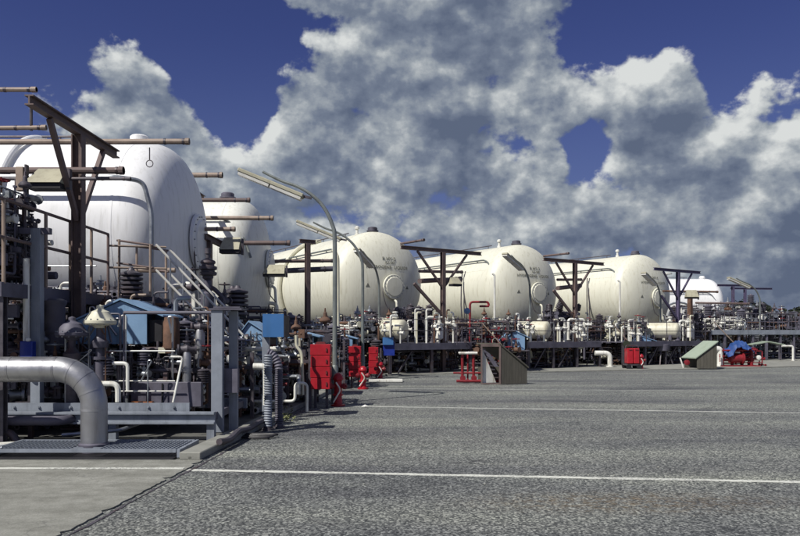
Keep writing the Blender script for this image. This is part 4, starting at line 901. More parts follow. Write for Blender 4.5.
rr = random.Random(44)
T = thing('sample_lines', 'bundle of thin upright silver tubes standing between the silver elbow and the guard frame', 'pipework', (-4.3, 12.0, 0))
for i in range(16):
    x = rr.uniform(-5.6, -3.3); y = rr.uniform(11.8, 12.6); zt_ = rr.uniform(1.1, 2.2); m = rr.choice(('galvanised', 'white_paint', 'lagging', 'violet_steel', 'rusty'))
    MB().pipe([(x, y, .46), (x, y, zt_), (x + rr.uniform(-.3, .3), y, zt_), (x + rr.uniform(-.3, .3), y, zt_ - rr.uniform(.1, .5))], rr.uniform(.008, .022), .05, 6).build('tube', m, T, world=True)
T = thing('riser_group', 'upright silver and brown risers seen in front of the nearest white tank below the handrails', 'pipework', (-5.4, 13.6, 0))
for i in range(14):
    x = rr.uniform(-6.8, -3.6); y = rr.uniform(13.3, 14.4); zt_ = rr.uniform(1.6, 2.9); m = rr.choice(('galvanised', 'white_paint', 'dark_steel', 'tan_tube'))
    MB().pipe([(x, y, .05), (x, y, zt_), (x + rr.choice((-1, 1)) * rr.uniform(.15, .4), y, zt_)], rr.uniform(.02, .045), .1, 8).build('riser', m, T, world=True)

# ------------------------------------------------------------------ red cabinets and hydrants along the kerb
def red_cab(label, px, y0, y1, Y, wpx):
    X = (px - 400) / F * Y; z1 = HC - (y0 - 333) / F * Y; z0 = HC - (y1 - 333) / F * Y; w_ = wpx / F * Y
    T = thing('hose_cabinet', label, 'fire hose cabinet', (X, Y, 0), 0, 'red stacked fire hose cabinets'); h = (z1 - z0) / 4
    for i in range(4):
        o = MB().b2((-w_ / 2 - .01 * (i % 2), -.16, z0 + i * h + .006), (w_ / 2 + .01 * (i % 2), .2, z0 + (i + 1) * h - .006)).build('box', 'red_paint', T, bevel=.008)
        MB().box((w_ * .32, -.17, z0 + (i + .5) * h), (.03, .03, .08)).build('latch', 'dark_red', o)
    MB().b2((-w_ / 2 + .04, -.1, z0 + .02), (w_ / 2 - .04, .15, z1 - .04)).build('spine', 'dark_red', T)
    MB().prism([(-w_ * .3, z1 - .015), (w_ * .3, z1 - .015), (w_ * .2, z1 + .05), (-w_ * .2, z1 + .05)], -.1, .12).build('cap', 'dark_red', T)
    for x in (-w_ * .3, w_ * .3): MB().b2((x - .03, 0, 0), (x + .03, .06, z0 + .02)).build('leg', 'dark_steel', T)
red_cab('nearest and largest red stacked hose cabinet on legs', 321, 344, 389, 16.8, 19)
red_cab('second red stacked hose cabinet, between two lamp poles', 355, 346, 377, 23, 11.5)
red_cab('third and smallest red stacked hose cabinet', 373.5, 347, 374, 27.5, 9)
def hydrant(label, px, yb, h):
    p = G(px, yb); T = thing('fire_hydrant', label, 'hydrant', p, 0, 'red hydrants along the kerb'); s_ = h
    MB().lathe((0, 0, 0), (0, 0, 1), [(0, .17), (.04, .17), (.05, .11), (.3 * s_, .09), (.32 * s_, .13), (.36 * s_, .13), (.38 * s_, .095), (.75 * s_, .095), (.8 * s_, .13), (.84 * s_, .13), (.95 * s_, .09), (s_, .03)], 16).build('barrel', 'red_paint', T)
    for sg in (-1, 1): MB().lathe((0, 0, .6 * s_), (sg, -.3, 0), [(0, .05), (.14, .05), (.14, .075), (.2, .075), (.2, .03), (.23, .03)], 10).build('outlet', 'red_pipe', T)
    MB().pipe([(-.1, -.12, .1), (-.02, -.14, .3 * s_), (.08, -.13, .5 * s_), (-.04, -.13, .72 * s_)], .02, .1, 6).build('hose', 'white_paint', T)
hydrant('red hydrant beside the nearest lamp, with a pale hose on its front', 338, 406, .8)
hydrant('red hydrant beside the second lamp', 363, 389, .72)
hydrant('small red hydrant beside the third red cabinet', 380, 380, .7)
T = thing('kerb_plate', 'low white slab lying on the asphalt below the third red cabinet', 'slab', G(383, 382)); MB().box((.1, 0, .06), (1.2, .5, .08)).box((.1, 0, .015), (1.1, .4, .03)).build('slab', 'white_paint', T, bevel=.006)
T = thing('paper_scrap', 'small crumpled white scrap on the faded line', 'litter', G(365, 407)); MB().add([(-.09, 0, .01), (0, -.06, .015), (.1, 0, .01), (.02, .08, .02), (0, 0, .06)], [(0, 1, 4), (1, 2, 4), (2, 3, 4), (3, 0, 4), (0, 3, 2, 1)]).build('paper', 'white_paint', T)

# ------------------------------------------------------------------ right rows: decks with vessels and valves
def local(T0, x, y, z=0): return T0 + E * x - U * y + Vector((0, 0, z))       # x along the row, y towards the yard
def deck(label, T0, x0, x1, yf, yb, z=1.3, seed=1):
    T = thing('service_deck', label, 'platform', local(T0, 0, 0), math.atan2(E.y, E.x), 'dark service decks in front of the tanks'); rr = random.Random(seed)
    MB().b2((x0, -yf, z - .05), (x1, -yb, z)).build('deck_plate', 'violet_steel', T)
    MB().b2((x0, -yf - .04, z - .26), (x1, -yf, z + .02)).build('edge_beam', 'violet_steel', T)
    n = max(2, int((x1 - x0) / 1.6))
    for i in range(n + 1):
        x = x0 + (x1 - x0) * i / n
        MB().ibeam((x, -yf + .1, .04), (x, -yf + .1, z - .06), .12, .12).build('leg', 'dark_steel', T)
        MB().ibeam((x, -yb - .1, .04), (x, -yb - .1, z - .06), .12, .12).build('leg', 'dark_steel', T)
        MB().tube((x, -yf, z), (x, -yf, z + 1.02), .022, 6).build('rail_post', 'dark_steel', T)
    for zz in (1.02, .55): MB().tube((x0, -yf, z + zz), (x1, -yf, z + zz), .02, 6).build('handrail', 'dark_steel', T)
    for x in np.arange(x0 + .4, x1 - .6, 1.6):
        if rr.random() < .6: MB().beam((x, -yf + .1, .08), (x + .7, -yf + .1, z - .3), .06, .06).build('brace', 'dark_steel', T)
    return T
def vessel(label, p, rz, r0=.42, L=1.5):
    T = thing('small_vessel', label, 'vessel', p, rz, 'small pale vessels lying on the decks')
    pr = [(-.2 + .2 * (1 - math.cos(R(a_))), r0 * math.sin(R(a_))) for a_ in range(5, 91, 12)] + [(L, r0)] + [(L + .2 * math.sin(R(a_)), r0 * math.cos(R(a_))) for a_ in range(10, 91, 12)]
    MB().lathe((0, 0, r0 + .1), (-1, 0, 0), pr, 28).build('shell', 'cream_paint', T, angle=50)
    for x in (-.3, -L + .3): MB().b2((x - .08, -r0 * .8, 0), (x + .08, r0 * .8, r0 * .7)).build('saddle', 'violet_steel', T)
    MB().lathe((-.35, 0, r0 * 2 + .02), (0, 0, 1), [(0, .1), (.15, .1), (.15, .14), (.2, .14), (.2, .07), (.35, .07), (.36, .12), (.42, .12), (.44, 0)], 14).build('nozzle', 'white_paint', T)
def valve_stand(label, p, rz, seed, m='white_paint'):
    rr = random.Random(seed); T = thing('valve_stand', label, 'valve', p, rz, 'white valve stands on the decks')
    MB().pipe([(-.45, 0, .1), (-.45, 0, 1.15), (.45, 0, 1.15), (.45, 0, .1)], .07, .15, 10).build('pipe', m, T)
    MB().lathe((.12, -.1, .15), (0, 0, 1), [(0, .08), (.06, .17), (.5, .19), (.62, .12), (.66, .2), (.72, .2), (.74, .08), (.9, .08)], 16).build('valve_body', m, T)
    for i in range(4):
        valve(T, (rr.uniform(-.4, .4), rr.uniform(-.2, .1), rr.uniform(.4, 1.1)), rr.uniform(.8, 1.2), rr.uniform(0, 3), rr.choice(('white_paint', 'dark_steel')), rr.choice(('wheel', 'act')), 'dark_steel')
rz_ = math.atan2(E.y, E.x)
names = ['first', 'second', 'third']
DK = [(-3.2, 1.0), (-7.0, -.5), (-9.3, -2.5)]; VX = [-2.0, -3.3, -3.7]; SX = [-.2, -1.2, -2.8]; TX = [0., -.5, .4]; RX = [-3.5, -5.5, -6.5]; WX = [0, -3.6, -4.2]
for k, T0 in enumerate(TB):
    near = ['first lettered cream tank', 'middle lettered cream tank', 'rightmost lettered cream tank'][k]
    d0, d1 = DK[k]; dm = (d0 + d1) / 2
    deck('dark steel service deck with thin railing before the ' + near, T0, d0, d1, 6.6, 2.2, 1.3, 40 + k)
    vessel('small pale vessel with rounded end on the deck before the ' + near, local(T0, VX[k], 5.6, 1.36), rz_ - R(62), .44, 1.5)
    valve_stand('white valve stand on the deck right of the ' + near, local(T0, SX[k], 5.6, 1.3), rz_ - .3, 60 + k)
    T = thing('valve_tree', 'dark spiky valve tree in front of the right flank of the ' + near, 'valve', local(T0, TX[k], 3.6, 1.3), rz_, 'dark valve trees before the tanks')
    rr = random.Random(70 + k); mb = MB(); clutter(mb, (-1.1, -.5, .1), (1.0, .6, 1.6), 110, (.012, .04), rr); mb.build('small_piping', 'violet_steel', T, kind='stuff')
    mb = MB(); clutter(mb, (-1.1, -.5, .1), (1.0, .6, 1.4), 60, (.012, .035), rr); mb.build('small_piping', 'dark_steel', T, kind='stuff')
    for i in range(14):
        valve(T, (rr.uniform(-1.0, 1.0), rr.uniform(-.5, .3), rr.uniform(.4, 1.5)), rr.uniform(.9, 1.3), rr.uniform(0, 3), 'violet_steel', rr.choice(('wheel', 'spring')), 'dark_steel', rr.uniform(-.5, .5))
    manifold('row of white headed valves before the left flank of the ' + near, local(T0, RX[k], 4.8, 1.3), rz_, (2.8, .8, 1.15), 80 + k, 3.4, ('white_paint', 'dark_steel', 'cream_paint', 'galvanised'), (3, 3, 2, 1), 18, 1.1, .05, frame_=False, vm=('white_paint', 'cream_paint', 'dark_steel'), name='valve_row')
    manifold('dark piping in the shade under the deck of the ' + near, local(T0, dm, 5.6, 0), rz_, (min(6.4, d1 - d0 + .6), 1.8, 1.15), 90 + k, 2.2, ('dark_steel', 'rusty', 'violet_steel', 'cream_paint'), (4, 2, 3, .8), 14, 1.1, .06, frame_=False, name='under_deck_piping')
    manifold('dark pipe rack standing behind the deck of the ' + near, local(T0, dm - .5, 2.0, 0), rz_, (6.0, 1.6, 2.5), 100 + k, 1.5, ('dark_steel', 'rusty', 'violet_steel', 'white_paint'), (4, 2, 3, 1.2), 16, 1.2)
    if k:
        T = thing('hanging_hoses', 'pair of thin dark hoses hanging down the flank of the ' + near, 'hose', local(T0, -2.9, -2.0, 0), rz_)
        for dx in (0, .22): MB().sweep([(dx + .25, 0, 5.4), (dx + .05, -.15, 4.6), (dx - .05, -.25, 3.4), (dx, -.3, 2.2)], .035, 6).build('hose', 'dark_steel', T)
        T = thing('white_standpipe', 'tall thin white pipe rising before the flank of the ' + near, 'pipe', local(T0, WX[k], 2.0, 0), 0, 'tall thin white pipes before the tanks'); MB().pipe([(0, 0, .1), (0, 0, 4.85), (-.12, 0, 4.95)], .055, .05, 10).build('pipe', 'white_paint', T)
manifold('dark pipe rack left of the first service deck, behind the lamps', (-1.6, 31.2, 0), .3, (3.2, 1.8, 2.3), 140, 1.8, ('dark_steel', 'rusty', 'violet_steel', 'white_paint'), (4, 2, 3, 1.6), 14, 1.2)
T = thing('brown_side_tube', 'short tan tube in front of the lower dome of the nearest white tank', 'tube', (-5.6, 16.4, 0)); MB().tube((-6.2, 16.4, 3.18), (-5.12, 16.4, 3.18), .055, 10).build('tube', 'tan_tube', T, world=True); MB().tube((-6.1, 16.4, .03), (-6.1, 16.4, 3.14), .03, 8).build('stand', 'dark_steel', T, world=True)
# front mast wires on the decks row (thin vertical rods)
T = thing('white_standpipe', 'tall thin white pipe beside the lamp at the first lettered tank', 'pipe', (-2.2, 25.5, 0), 0, 'tall thin white pipes before the tanks'); MB().pipe([(0, 0, .1), (0, 0, 4.5), (-.2, .2, 4.7)], .06, .2, 10).build('pipe', 'cream_paint', T)
# background piping behind gaps
manifold('pipe rack seen between the middle and rightmost tanks', (10.2, 46.5, 0), rz_, (5, 2, 2.6), 120, .9, ('dark_steel', 'violet_steel', 'rusty', 'white_paint'), (4, 3, 2, 1), 8, 1.4)
manifold('pipe rack seen between the first and middle tanks', (1.9, 41.0, 0), rz_, (4.5, 2, 2.6), 121, .9, ('dark_steel', 'violet_steel', 'rusty', 'white_paint'), (4, 3, 2, 1), 8, 1.4)
manifold('pale pipes and valves in front of the distant white tank', (20.3, 46.5, 0), .3, (5.5, 2, 2.9), 122, 1.5, ('dark_steel', 'white_paint', 'rusty', 'galvanised'), (4, 3, 1.5, 2), 22, 1.3)
manifold('spiky dark pipework right of the distant white tank', (25.3, 56, 0), .1, (7, 2, 4.1), 123, .9, ('violet_steel', 'purple_beam' if 0 else 'dark_steel', 'galvanised', 'white_paint'), (4, 3, 2, .8), 16, 1.6)

rr = random.Random(91)
for k, T0 in enumerate(TB):
    near = ['first lettered cream tank', 'middle lettered cream tank', 'rightmost lettered cream tank'][k]
    T = thing('riser_group', 'short white and silver risers crowding the deck before the ' + near, 'pipework', local(T0, (DK[k][0] + DK[k][1]) / 2, 5.9, 1.3), rz_)
    wd = DK[k][1] - DK[k][0]
    for i in range(16):
        x = rr.uniform(-wd / 2, wd / 2); y = rr.uniform(-.3, .8); zt_ = rr.uniform(.5, 1.5); m = rr.choice(('white_paint', 'white_paint', 'galvanised', 'cream_paint', 'rusty'))
        MB().pipe([(x, y, 0), (x, y, zt_), (x + rr.choice((-1, 1)) * rr.uniform(.12, .35), y, zt_), ], rr.uniform(.025, .05), .08, 8).build('riser', m, T)
        if i % 2: valve(T, (x, y - .05, zt_ * .6), rr.uniform(.8, 1.1), rr.uniform(0, 3), 'white_paint', 'wheel', rr.choice(('dark_steel', 'red_pipe')))
# red inverted L pipe and red frame by the stair hutch
T = thing('red_vent_pipe', 'red bent pipe with short arm between first and middle tank decks', 'pipe', (W(470, 320, 34).x, 34, 0)); p = W(470, 302, 34)
MB().pipe([(p.x, 34, 1.3), (p.x, 34, p.z), (p.x + .85, 34, p.z), (p.x + .9, 34, p.z - .18)], .055, .16, 10).build('pipe', 'red_pipe', T, world=True)
MB().tube((p.x + .45, 34, p.z - .2), (p.x + .9, 34, p.z - .2), .05, 8).build('nozzle', 'red_pipe', T, world=True)
def red_station(label, px0, px1, yt, yb, seed):
    Y = F * HC / (yb - 333); x0 = (px0 - 400) / F * Y; x1 = (px1 - 400) / F * Y; zt = HC - (yt - 333) / F * Y; rr = random.Random(seed)
    T = thing('red_pipe_station', label, 'fire hydrant station', ((x0 + x1) / 2, Y, 0)); w_ = x1 - x0
    for x in (-w_ / 2 + .12, w_ / 2 - .12): MB().pipe([(x, 0, .05), (x, 0, zt - .06)], .05, n=12).build('riser', 'red_pipe', T)
    MB().pipe([(-w_ / 2, -.1, zt), (w_ / 2, -.1, zt)], .05, n=10).build('top_pipe', 'white_paint', T)
    MB().pipe([(-w_ / 2, .3, zt), (w_ / 2, .3, zt)], .03, n=8).build('top_pipe', 'white_paint', T)
    MB().pipe([(-w_ / 2 - .2, 0, .35), (w_ / 2 + .3, 0, .35)], .035, n=8).pipe([(-w_ / 2 - .1, -.15, .08), (w_ / 2 + .9, -.15, .08)], .05, n=8).build('low_pipe', 'red_pipe', T)
    MB().tube((0, .1, .05), (0, .1, zt), .03, 8).build('drain', 'red_pipe', T)
    for x in (-w_ / 2 + .12, w_ / 2 - .12): MB().lathe((x, 0, .18), (0, -1, 0), [(0, .06), (.12, .06), (.12, .1), (.17, .1), (.18, 0)], 12).build('outlet', 'red_pipe', T)
    return T
red_station('red pipe station with white top pipe left of the stair hutch', 459, 477, 353, 383, 1)
T = thing('red_pipework', 'dark red valves and pipes behind the stair hutch', 'pipework', (4.2, 31.5, 0)); mb = MB(); clutter(mb, (-.6, 0, .1), (.6, 1.2, 2.0), 14, (.02, .05), random.Random(5)); mb.build('small_piping', 'red_pipe', T, kind='stuff')
mb = MB(); clutter(mb, (-1.6, 0, .1), (1.5, 1.2, 2.4), 50, (.02, .06), random.Random(6)); mb.build('small_piping', 'dark_steel', T, kind='stuff')
for i in range(6): valve(T, (rng.uniform(-1.0, 1.0), rng.uniform(0, .5), rng.uniform(.4, 2.0)), 1.4, rng.uniform(0, 3), 'rusty', 'wheel', 'red_pipe')
# thin handrails of stair behind hutch
T = thing('deck_stair', 'thin railed stair coming down behind the stair hutch', 'stair', (3.7, 31.8, 0))
for y in (31.2, 32.0):
    MB().tube(W(482, 323, y), W(517, 362, y), .022, 6).build('handrail', 'tan_tube', T, world=True); MB().tube(W(455, 323, y), W(482, 323, y), .022, 6).build('handrail', 'tan_tube', T, world=True)
    MB().beam(W(482, 345, y), W(505, 380, y), .04, .16).build('stringer', 'violet_steel', T, world=True)
    for px in (457, 482): MB().tube(W(px, 323, y), W(px, 345, y), .02, 6).build('rail_post', 'dark_steel', T, world=True)
for i in range(7): MB().box(W(483 + i * 3.2, 347 + i * 4.8, 31.6), (.25, .75, .03)).build('step', 'violet_steel', T, world=True)

# stair hutch on the asphalt: wedge with open front
def hutch(label, pxl, pxm, pxr, yt, yb_l, yb_r, top_r, Y, depth, roof, side, open_fill):
    """wedge shaped cover: open end pxl..pxm facing us, long panelled side pxm..pxr"""
    xl, xm, xr = [(p_ - 400) / F * Y for p_ in (pxl, pxm, pxr)]; zt = HC - (yt - 333) / F * Y; zr = HC - (top_r - 333) / F * Y
    T = thing('stair_hutch', label, 'shelter', ((xl + xr) / 2, Y, 0)); t_ = .04
    # side wall of upright boards
    n = 9
    for i in range(n):
        a_ = xm + (xr - xm) * i / n + .002; b_ = xm + (xr - xm) * (i + 1) / n - .002
        za = zt + (zr - zt) * (i / n) - .03; zb = zt + (zr - zt) * ((i + 1) / n) - .03
        ya = Y + .35 * i / n; yb_ = Y + .35 * (i + 1) / n
        MB().add([(a_, ya, .02), (b_, yb_, .02), (b_, yb_, zb), (a_, ya, za), (a_, ya + t_, .02), (b_, yb_ + t_, .02), (b_, yb_ + t_, zb), (a_, ya + t_, za)], [(0, 1, 2, 3), (4, 5, 6, 7), (0, 1, 5, 4), (1, 2, 6, 5), (2, 3, 7, 6), (3, 0, 4, 7)]).build('panel', side, T, world=True)
    MB().add([(xm - .04, Y - .05, zt - .02), (xr + .05, Y + .30, zr - .02), (xr + .05 - .6, Y + depth, zr - .02), (xl - .05, Y + depth, zt - .02)] + [(xm - .04, Y - .05, zt + .03), (xr + .05, Y + .30, zr + .03), (xr + .05 - .6, Y + depth, zr + .03), (xl - .05, Y + depth, zt + .03)],
        [(0, 1, 2, 3), (4, 5, 6, 7), (0, 1, 5, 4), (1, 2, 6, 5), (2, 3, 7, 6), (3, 0, 4, 7)]).build('roof_panel', roof, T, world=True)
    return T, xl, xm, xr, zt, zr
T, xl, xm, xr, zt, zr = hutch('wedge shaped olive stair hutch with open dark end, alone on the asphalt', 481, 501, 529, 344, 385, 386, 368, 24.3, .9, 'olive_panel', 'olive_panel', True)
Yh = 24.3
MB().b2((xl, Yh + .02, .02), (xl + .05, Yh + .07, zt)).b2((xm - .06, Yh - .02, .02), (xm - .004, Yh + .06, zt)).b2((xl + .05, Yh + .02, zt - .09), (xm - .06, Yh + .07, zt)).b2((xl + .05, Yh + .02, .02), (xm - .06, Yh + .07, .06)).build('door_frame', 'brown_beam', T, world=True)
MB().b2((xl, Yh + .9, .02), (xr - .6, Yh + .94, zr)).build('rear_wall', 'olive_panel', T, world=True)
MB().add([(xl + .05, Yh + .1, .06), (xl + .05, Yh + .1, zt - .15), (xl + .55, Yh + .3, .06), (xl + .05, Yh + .13, .06), (xl + .05, Yh + .13, zt - .15), (xl + .55, Yh + .33, .06)], [(0, 1, 2), (5, 4, 3), (0, 3, 4, 1), (1, 4, 5, 2), (2, 5, 3, 0)]).build('light_triangle', 'white_paint', T, world=True)  # white triangle paints a patch of light on the dark stair front
for i in range(8):
    u = i / 8; MB().box((xl + .12 + .5 * u, Yh + .45, zt - .2 - (zt - .3) * u), (.12, .6, .03)).build('step', 'dark_steel', T, world=True)
Y2 = 34.5; T = thing('stair_hutch', 'small hutch with pale green sloping lid left of the blue tarpaulin', 'shelter', (14.7, Y2, 0))
a1, a2 = [(p_ - 400) / F * Y2 for p_ in (697, 717)]; zlo = HC - (358 - 333) / F * Y2; zhi = HC - (342.5 - 333) / F * Y2; D_ = Vector((-.23, 1.0, 0))
for i in range(6):
    u0, u1 = i / 6, (i + 1) / 6; A_ = Vector((a1 + (a2 - a1) * u0 + .004, Y2, 0)); B_ = Vector((a1 + (a2 - a1) * u1 - .004, Y2, 0)); za = zlo + (zhi - zlo) * u0 - .02; zb = zlo + (zhi - zlo) * u1 - .02
    for nm, dd in (('panel', 0), ('rear_panel', .96)):
        q = D_ * dd; q2 = Vector((0, .03, 0)) + q
        MB().add([A_ + q + Vector((0, 0, .05)), B_ + q + Vector((0, 0, .05)), B_ + q + Vector((0, 0, zb)), A_ + q + Vector((0, 0, za)), A_ + q2 + Vector((0, 0, .05)), B_ + q2 + Vector((0, 0, .05)), B_ + q2 + Vector((0, 0, zb)), A_ + q2 + Vector((0, 0, za))], [(0, 1, 2, 3), (4, 5, 6, 7), (0, 1, 5, 4), (1, 2, 6, 5), (2, 3, 7, 6), (3, 0, 4, 7)]).build(nm, 'olive_panel', T, world=True)
A_ = Vector((a1 - .08, Y2 - .06, zlo - .03)); B_ = Vector((a2 + .04, Y2 - .06, zhi + .03)); q = D_ * 1.1; up = Vector((0, 0, .05))
MB().add([A_, B_, B_ + q, A_ + q, A_ + up, B_ + up, B_ + q + up, A_ + q + up], [(0, 1, 2, 3), (4, 5, 6, 7), (0, 1, 5, 4), (1, 2, 6, 5), (2, 3, 7, 6), (3, 0, 4, 7)]).build('lid', 'green_panel', T, world=True)
MB().lathe((a1 - .3, Y2 + .5, .32), (0, -1, 0), [(0, .13), (.08, .13), (.1, .06), (.1, 0)], 14).build('red_reel', 'red_pipe', T, world=True)
MB().beam((a1 - .5, Y2 + .4, .05), (a1 - .62, Y2 + .5, zlo), .05, .05).build('prop', 'white_paint', T, world=True)

# red hose trolley
Yt = 34.6; X0 = (632 - 400) / F * Yt; T = thing('hose_trolley', 'red trolley of hose boxes parked before the rightmost cream tank', 'trolley', (X0, Yt, 0))
for i, dx in enumerate((-.15, .15)):
    bx_ = MB().b2((dx - .14, -.25, .28), (dx + .14, .25, 1.02 - .06 * (i == 2))).build('box', 'red_paint', T, bevel=.03)
    MB().box((dx, -.26, .95), (.14, .03, .03)).build('handle', 'dark_red', bx_)
MB().b2((-.34, -.3, .2), (.34, .3, .26)).build('chassis', 'dark_steel', T)
for x in (-.25, .25):
    for y in (-.32, .32): MB().lathe((x, y - .03, .13), (0, 1, 0), [(0, .05), (.0, .13), (.06, .13), (.06, .05)], 14).build('wheel', 'black', T)
MB().pipe([(-.3, 0, 1.0), (-.3, 0, 1.15), (.3, 0, 1.15), (.3, 0, 1.0)], .025, .08).build('push_bar', 'dark_steel', T)
hydrant('red hydrant just right of the red hose trolley', 641, 369.5, .75)
T = thing('green_reel', 'small dark green reel above the red hose trolley', 'reel', W(626, 344, 35)); MB().lathe((0, 0, 0), (0, -1, 0), [(0, .16), (.05, .16), (.05, .08), (.14, .08), (.14, .16), (.18, .16)], 14).build('reel', 'forest_leaf', T); MB().tube((0, 0, -.1), (0, 0, -1.15), .03, 6).build('stand', 'dark_steel', T)
# white elbow pipes
def elbow(label, x0, x1, yt, Y, r0, grp='fat white elbow pipes before the decks'):
    a_ = W(x0, yt, Y); b_ = W(x1, yt, Y); T = thing('elbow_pipe', label, 'pipe', (b_.x, Y, 0), 0, grp); MB().pipe([(a_.x, Y, a_.z), (b_.x, Y, b_.z), (b_.x, Y, .05)], r0, r0 * 2.4, 14).build('pipe', 'white_paint', T, world=True); MB().lathe((b_.x, Y, .05), (0, 0, 1), [(0, r0 * 1.6), (.05, r0 * 1.6), (.05, r0)], 14).build('flange', 'white_paint', T, world=True)
elbow('fat white elbow pipe turning down to the ground left of the red trolley', 595, 610, 353, 36, .12)
elbow('fat white elbow pipe between the green lidded hutch and the blue tarpaulin', 715, 720, 349, 37, .15)
elbow('thin white hooked pipe at the right edge under the raised walkway', 782, 793, 346, 44, .06)
# tripod stand and small things under decks
for (px, Y, lab) in ((662, 39, 'dark tripod stand holding a drum left of the green lidded hutch'),):
    X = (px - 400) / F * Y; T = thing('drum_tripod', lab, 'stand', (X, Y, 0)); MB().lathe((0, 0, .75), (0, 0, 1), [(0, .1), (.05, .38), (.4, .4), (.45, .1)], 16).build('drum', 'violet_steel', T)
    for a_ in (0, 120, 240): MB().beam((.3 * math.cos(R(a_)), .3 * math.sin(R(a_)), .8), (.6 * math.cos(R(a_)), .6 * math.sin(R(a_)), .02), .05, .05).build('leg', 'dark_steel', T)
for (px, Y, lab) in ((592, 37.5, 'thin dark leaning pole before the deck left of the white elbow'), ):
    X = (px - 400) / F * Y; T = thing('leaning_pole', lab, 'pole', (X, Y, 0)); MB().tube((-.3, 0, 0), (.05, 0, 1.2), .03, 8).build('pole', 'dark_steel', T)
for (a_, b_, Y, lab) in (((612, 323), (633, 347), 38, 'thin sloping tan pole above the red hose trolley'), ((714, 322), (736, 345), 42, 'thin sloping tan pole above the blue tarpaulin')):
    T = thing('sloping_pole', lab, 'pole', (W(*b_, Y).x, Y, 0), 0, 'thin sloping tan poles'); MB().tube(W(*a_, Y), W(*b_, Y), .03, 6).build('pole', 'tan_tube', T, world=True); MB().tube((W(*b_, Y).x, Y, .02), W(*b_, Y), .03, 6).build('foot', 'dark_steel', T, world=True)

# blue tarpaulin over red pump
Y3 = 37; X0 = (738 - 400) / F * Y3; T = thing('blue_tarpaulin', 'crumpled blue tarpaulin draped over the red pump set', 'tarpaulin', (X0, Y3, 0))
mb = MB(); nx, ny = 22, 12; vs = []; rr = random.Random(3)
for j in range(ny):
    for i in range(nx):
        u = i / (nx - 1) * 2 - 1; v_ = j / (ny - 1) * 2 - 1
        z = 1.36 - .33 * abs(u) ** 1.6 - .3 * v_ * v_ + .07 * math.sin(u * 7 + v_ * 3) + rr.uniform(-.03, .03) - (.16 if u < -.6 else 0)
        vs.append((u * .72, v_ * .45, z - .05 + .05 * math.sin(u * 19) * math.sin(v_ * 9)))
n0 = len(vs); vs += [(x, y, z - .02) for x, y, z in vs]
fs = [(j * nx + i, j * nx + i + 1, (j + 1) * nx + i + 1, (j + 1) * nx + i) for j in range(ny - 1) for i in range(nx - 1)]; fs += [tuple(n0 + k for k in f[::-1]) for f in fs]
mb.add(vs, fs).build('sheet', 'tarp_blue', T)
T = thing('red_pump_set', 'bright red pump and pipe set beneath the blue tarpaulin', 'pump', (X0, Y3, 0)); rr = random.Random(8)
for i in range(4):
    x = -.8 + i * .5; MB().lathe((x, 0, .04), (0, 0, 1), [(0, .15), (.05, .15), (.05, .08), (.5, .08), (.5, .14), (.56, .14), (.56, .07), (.9, .07), (.92, .03)], 12).build('riser', 'red_pipe', T)
MB().b2((-1.0, -.35, .02), (1.0, .35, .1)).build('skid', 'red_pipe', T); MB().lathe((-.5, -.1, .45), (1, 0, 0), [(0, .1), (.02, .24), (.6, .24), (.62, .3), (.7, .3), (.72, .1)], 16).build('pump_body', 'red_pipe', T)
MB().pipe([(-.9, -.2, .85), (.9, -.2, .9)], .04).pipe([(-.9, .2, .35), (.9, .2, .35)], .05).build('header', 'red_pipe', T)
mb = MB(); clutter(mb, (-1.2, -.4, .1), (1.4, .4, 1.0), 22, (.02, .05), rr); mb.build('small_piping', 'red_pipe', T, kind='stuff')
MB().lathe((.9, -.3, .5), (0, -1, 0), [(0, .12), (.06, .12), (.08, .05), (.08, 0)], 12).build('gauge', 'white_paint', T)

# raised walkway at far right
T = thing('raised_walkway', 'long grey raised walkway on posts at the right edge', 'walkway', (22, 50, 0))
Yw = 46; xa, xb = (706 - 400) / F * Yw, (815 - 400) / F * (Yw + 2); zt = HC + 2 / F * Yw
MB().beam((xa, Yw, zt), (xb, Yw + 2, zt), 1.4, .10).build('deck', 'violet_steel', T, world=True)
MB().beam((xa, Yw - .72, zt - .08), (xb, Yw + 1.28, zt - .08), .05, .3).build('edge_beam', 'grey_blue_paint', T, world=True)
for i in range(9):
    u = i / 8; x = xa + (xb - xa) * u; y = Yw - .6 + 2 * u
    MB().ibeam((x, y, .05), (x, y, zt - .1), .14, .14).build('post', 'violet_steel', T, world=True)
for i in range(26):
    u = i / 25; x = xa + (xb - xa) * u; y = Yw - .7 + 2 * u
    MB().tube((x, y, zt), (x, y, zt + 1.1), .018, 5).build('rail_post', 'violet_steel', T, world=True)
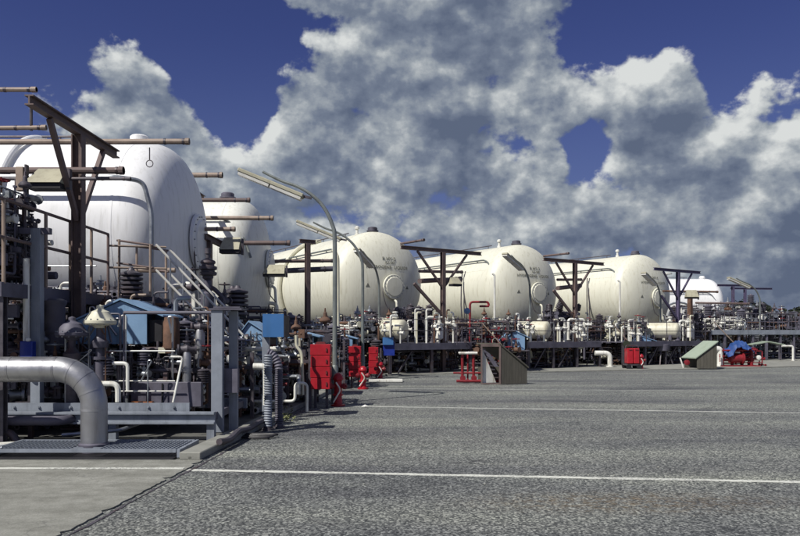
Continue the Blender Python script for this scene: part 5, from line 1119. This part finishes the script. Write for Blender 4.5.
for dz in (1.1, .6): MB().tube((xa, Yw - .7, zt + dz), (xb, Yw + 1.3, zt + dz), .02, 6).build('handrail', 'violet_steel', T, world=True)
manifold('pale valves standing on the walkway left of the farthest lamp', ((722 - 400) / F * 46, 46.2, zt), 0, (3.4, .5, .8), 130, 3.0, ('white_paint', 'dark_steel', 'white_paint', 'galvanised'), (3, 3, 2, 1), 12, 1.2, .05, frame_=False, vm=('white_paint',), name='valve_row')
manifold('thin pipework standing on the walkway right of the farthest lamp', ((775 - 400) / F * 49, 48.8, zt), 0, (3.8, 1.0, 1.3), 131, 2.0, ('violet_steel', 'dark_steel', 'galvanised', 'rusty'), (3, 3, 2, 1), 10, 1.2, .05, frame_=False)
manifold('grey pipes and frames under the raised walkway', ((765 - 400) / F * 48, 48.0, 0), 0, (7.0, 1.8, 1.6), 132, 1.6, ('violet_steel', 'dark_steel', 'galvanised', 'grey_blue_paint'), (3, 3, 2, 1), 16, 1.2)
T = thing('green_canopy', 'small pale green canopy beneath the walkway behind the farthest lamp pole', 'canopy', ((766 - 400) / F * 45, 45, 0)); MB().prism([(-1, 1.05), (0, 1.25), (1, 1.05), (1, 1.0), (0, 1.19), (-1, 1.0)], -.4, .4).build('roof', 'green_panel', T)
for x in (-.9, .9): MB().tube((x, 0, .02), (x, 0, 1.04), .03, 6).build('leg', 'dark_steel', T)
# pebbles and litter
T = MB(); rr = random.Random(17)
for i in range(90):
    p = Vector((rr.uniform(-2.4, 7), rr.uniform(5.5, 16), .005)); s_ = rr.uniform(.006, .018)
    T.add([p + Vector((-s_, 0, 0)), p + Vector((0, -s_, 0)), p + Vector((s_, 0, 0)), p + Vector((0, s_, 0)), p + Vector((0, 0, s_))], [(0, 1, 4), (1, 2, 4), (2, 3, 4), (3, 0, 4)])
o = T.build('loose_pebbles', 'concrete', kind='stuff'); o['label'] = 'tiny loose stones scattered over the asphalt'
print('objects', len(bpy.data.objects), 'tris', sum(len(o.data.polygons) for o in bpy.data.objects if o.type == 'MESH'))
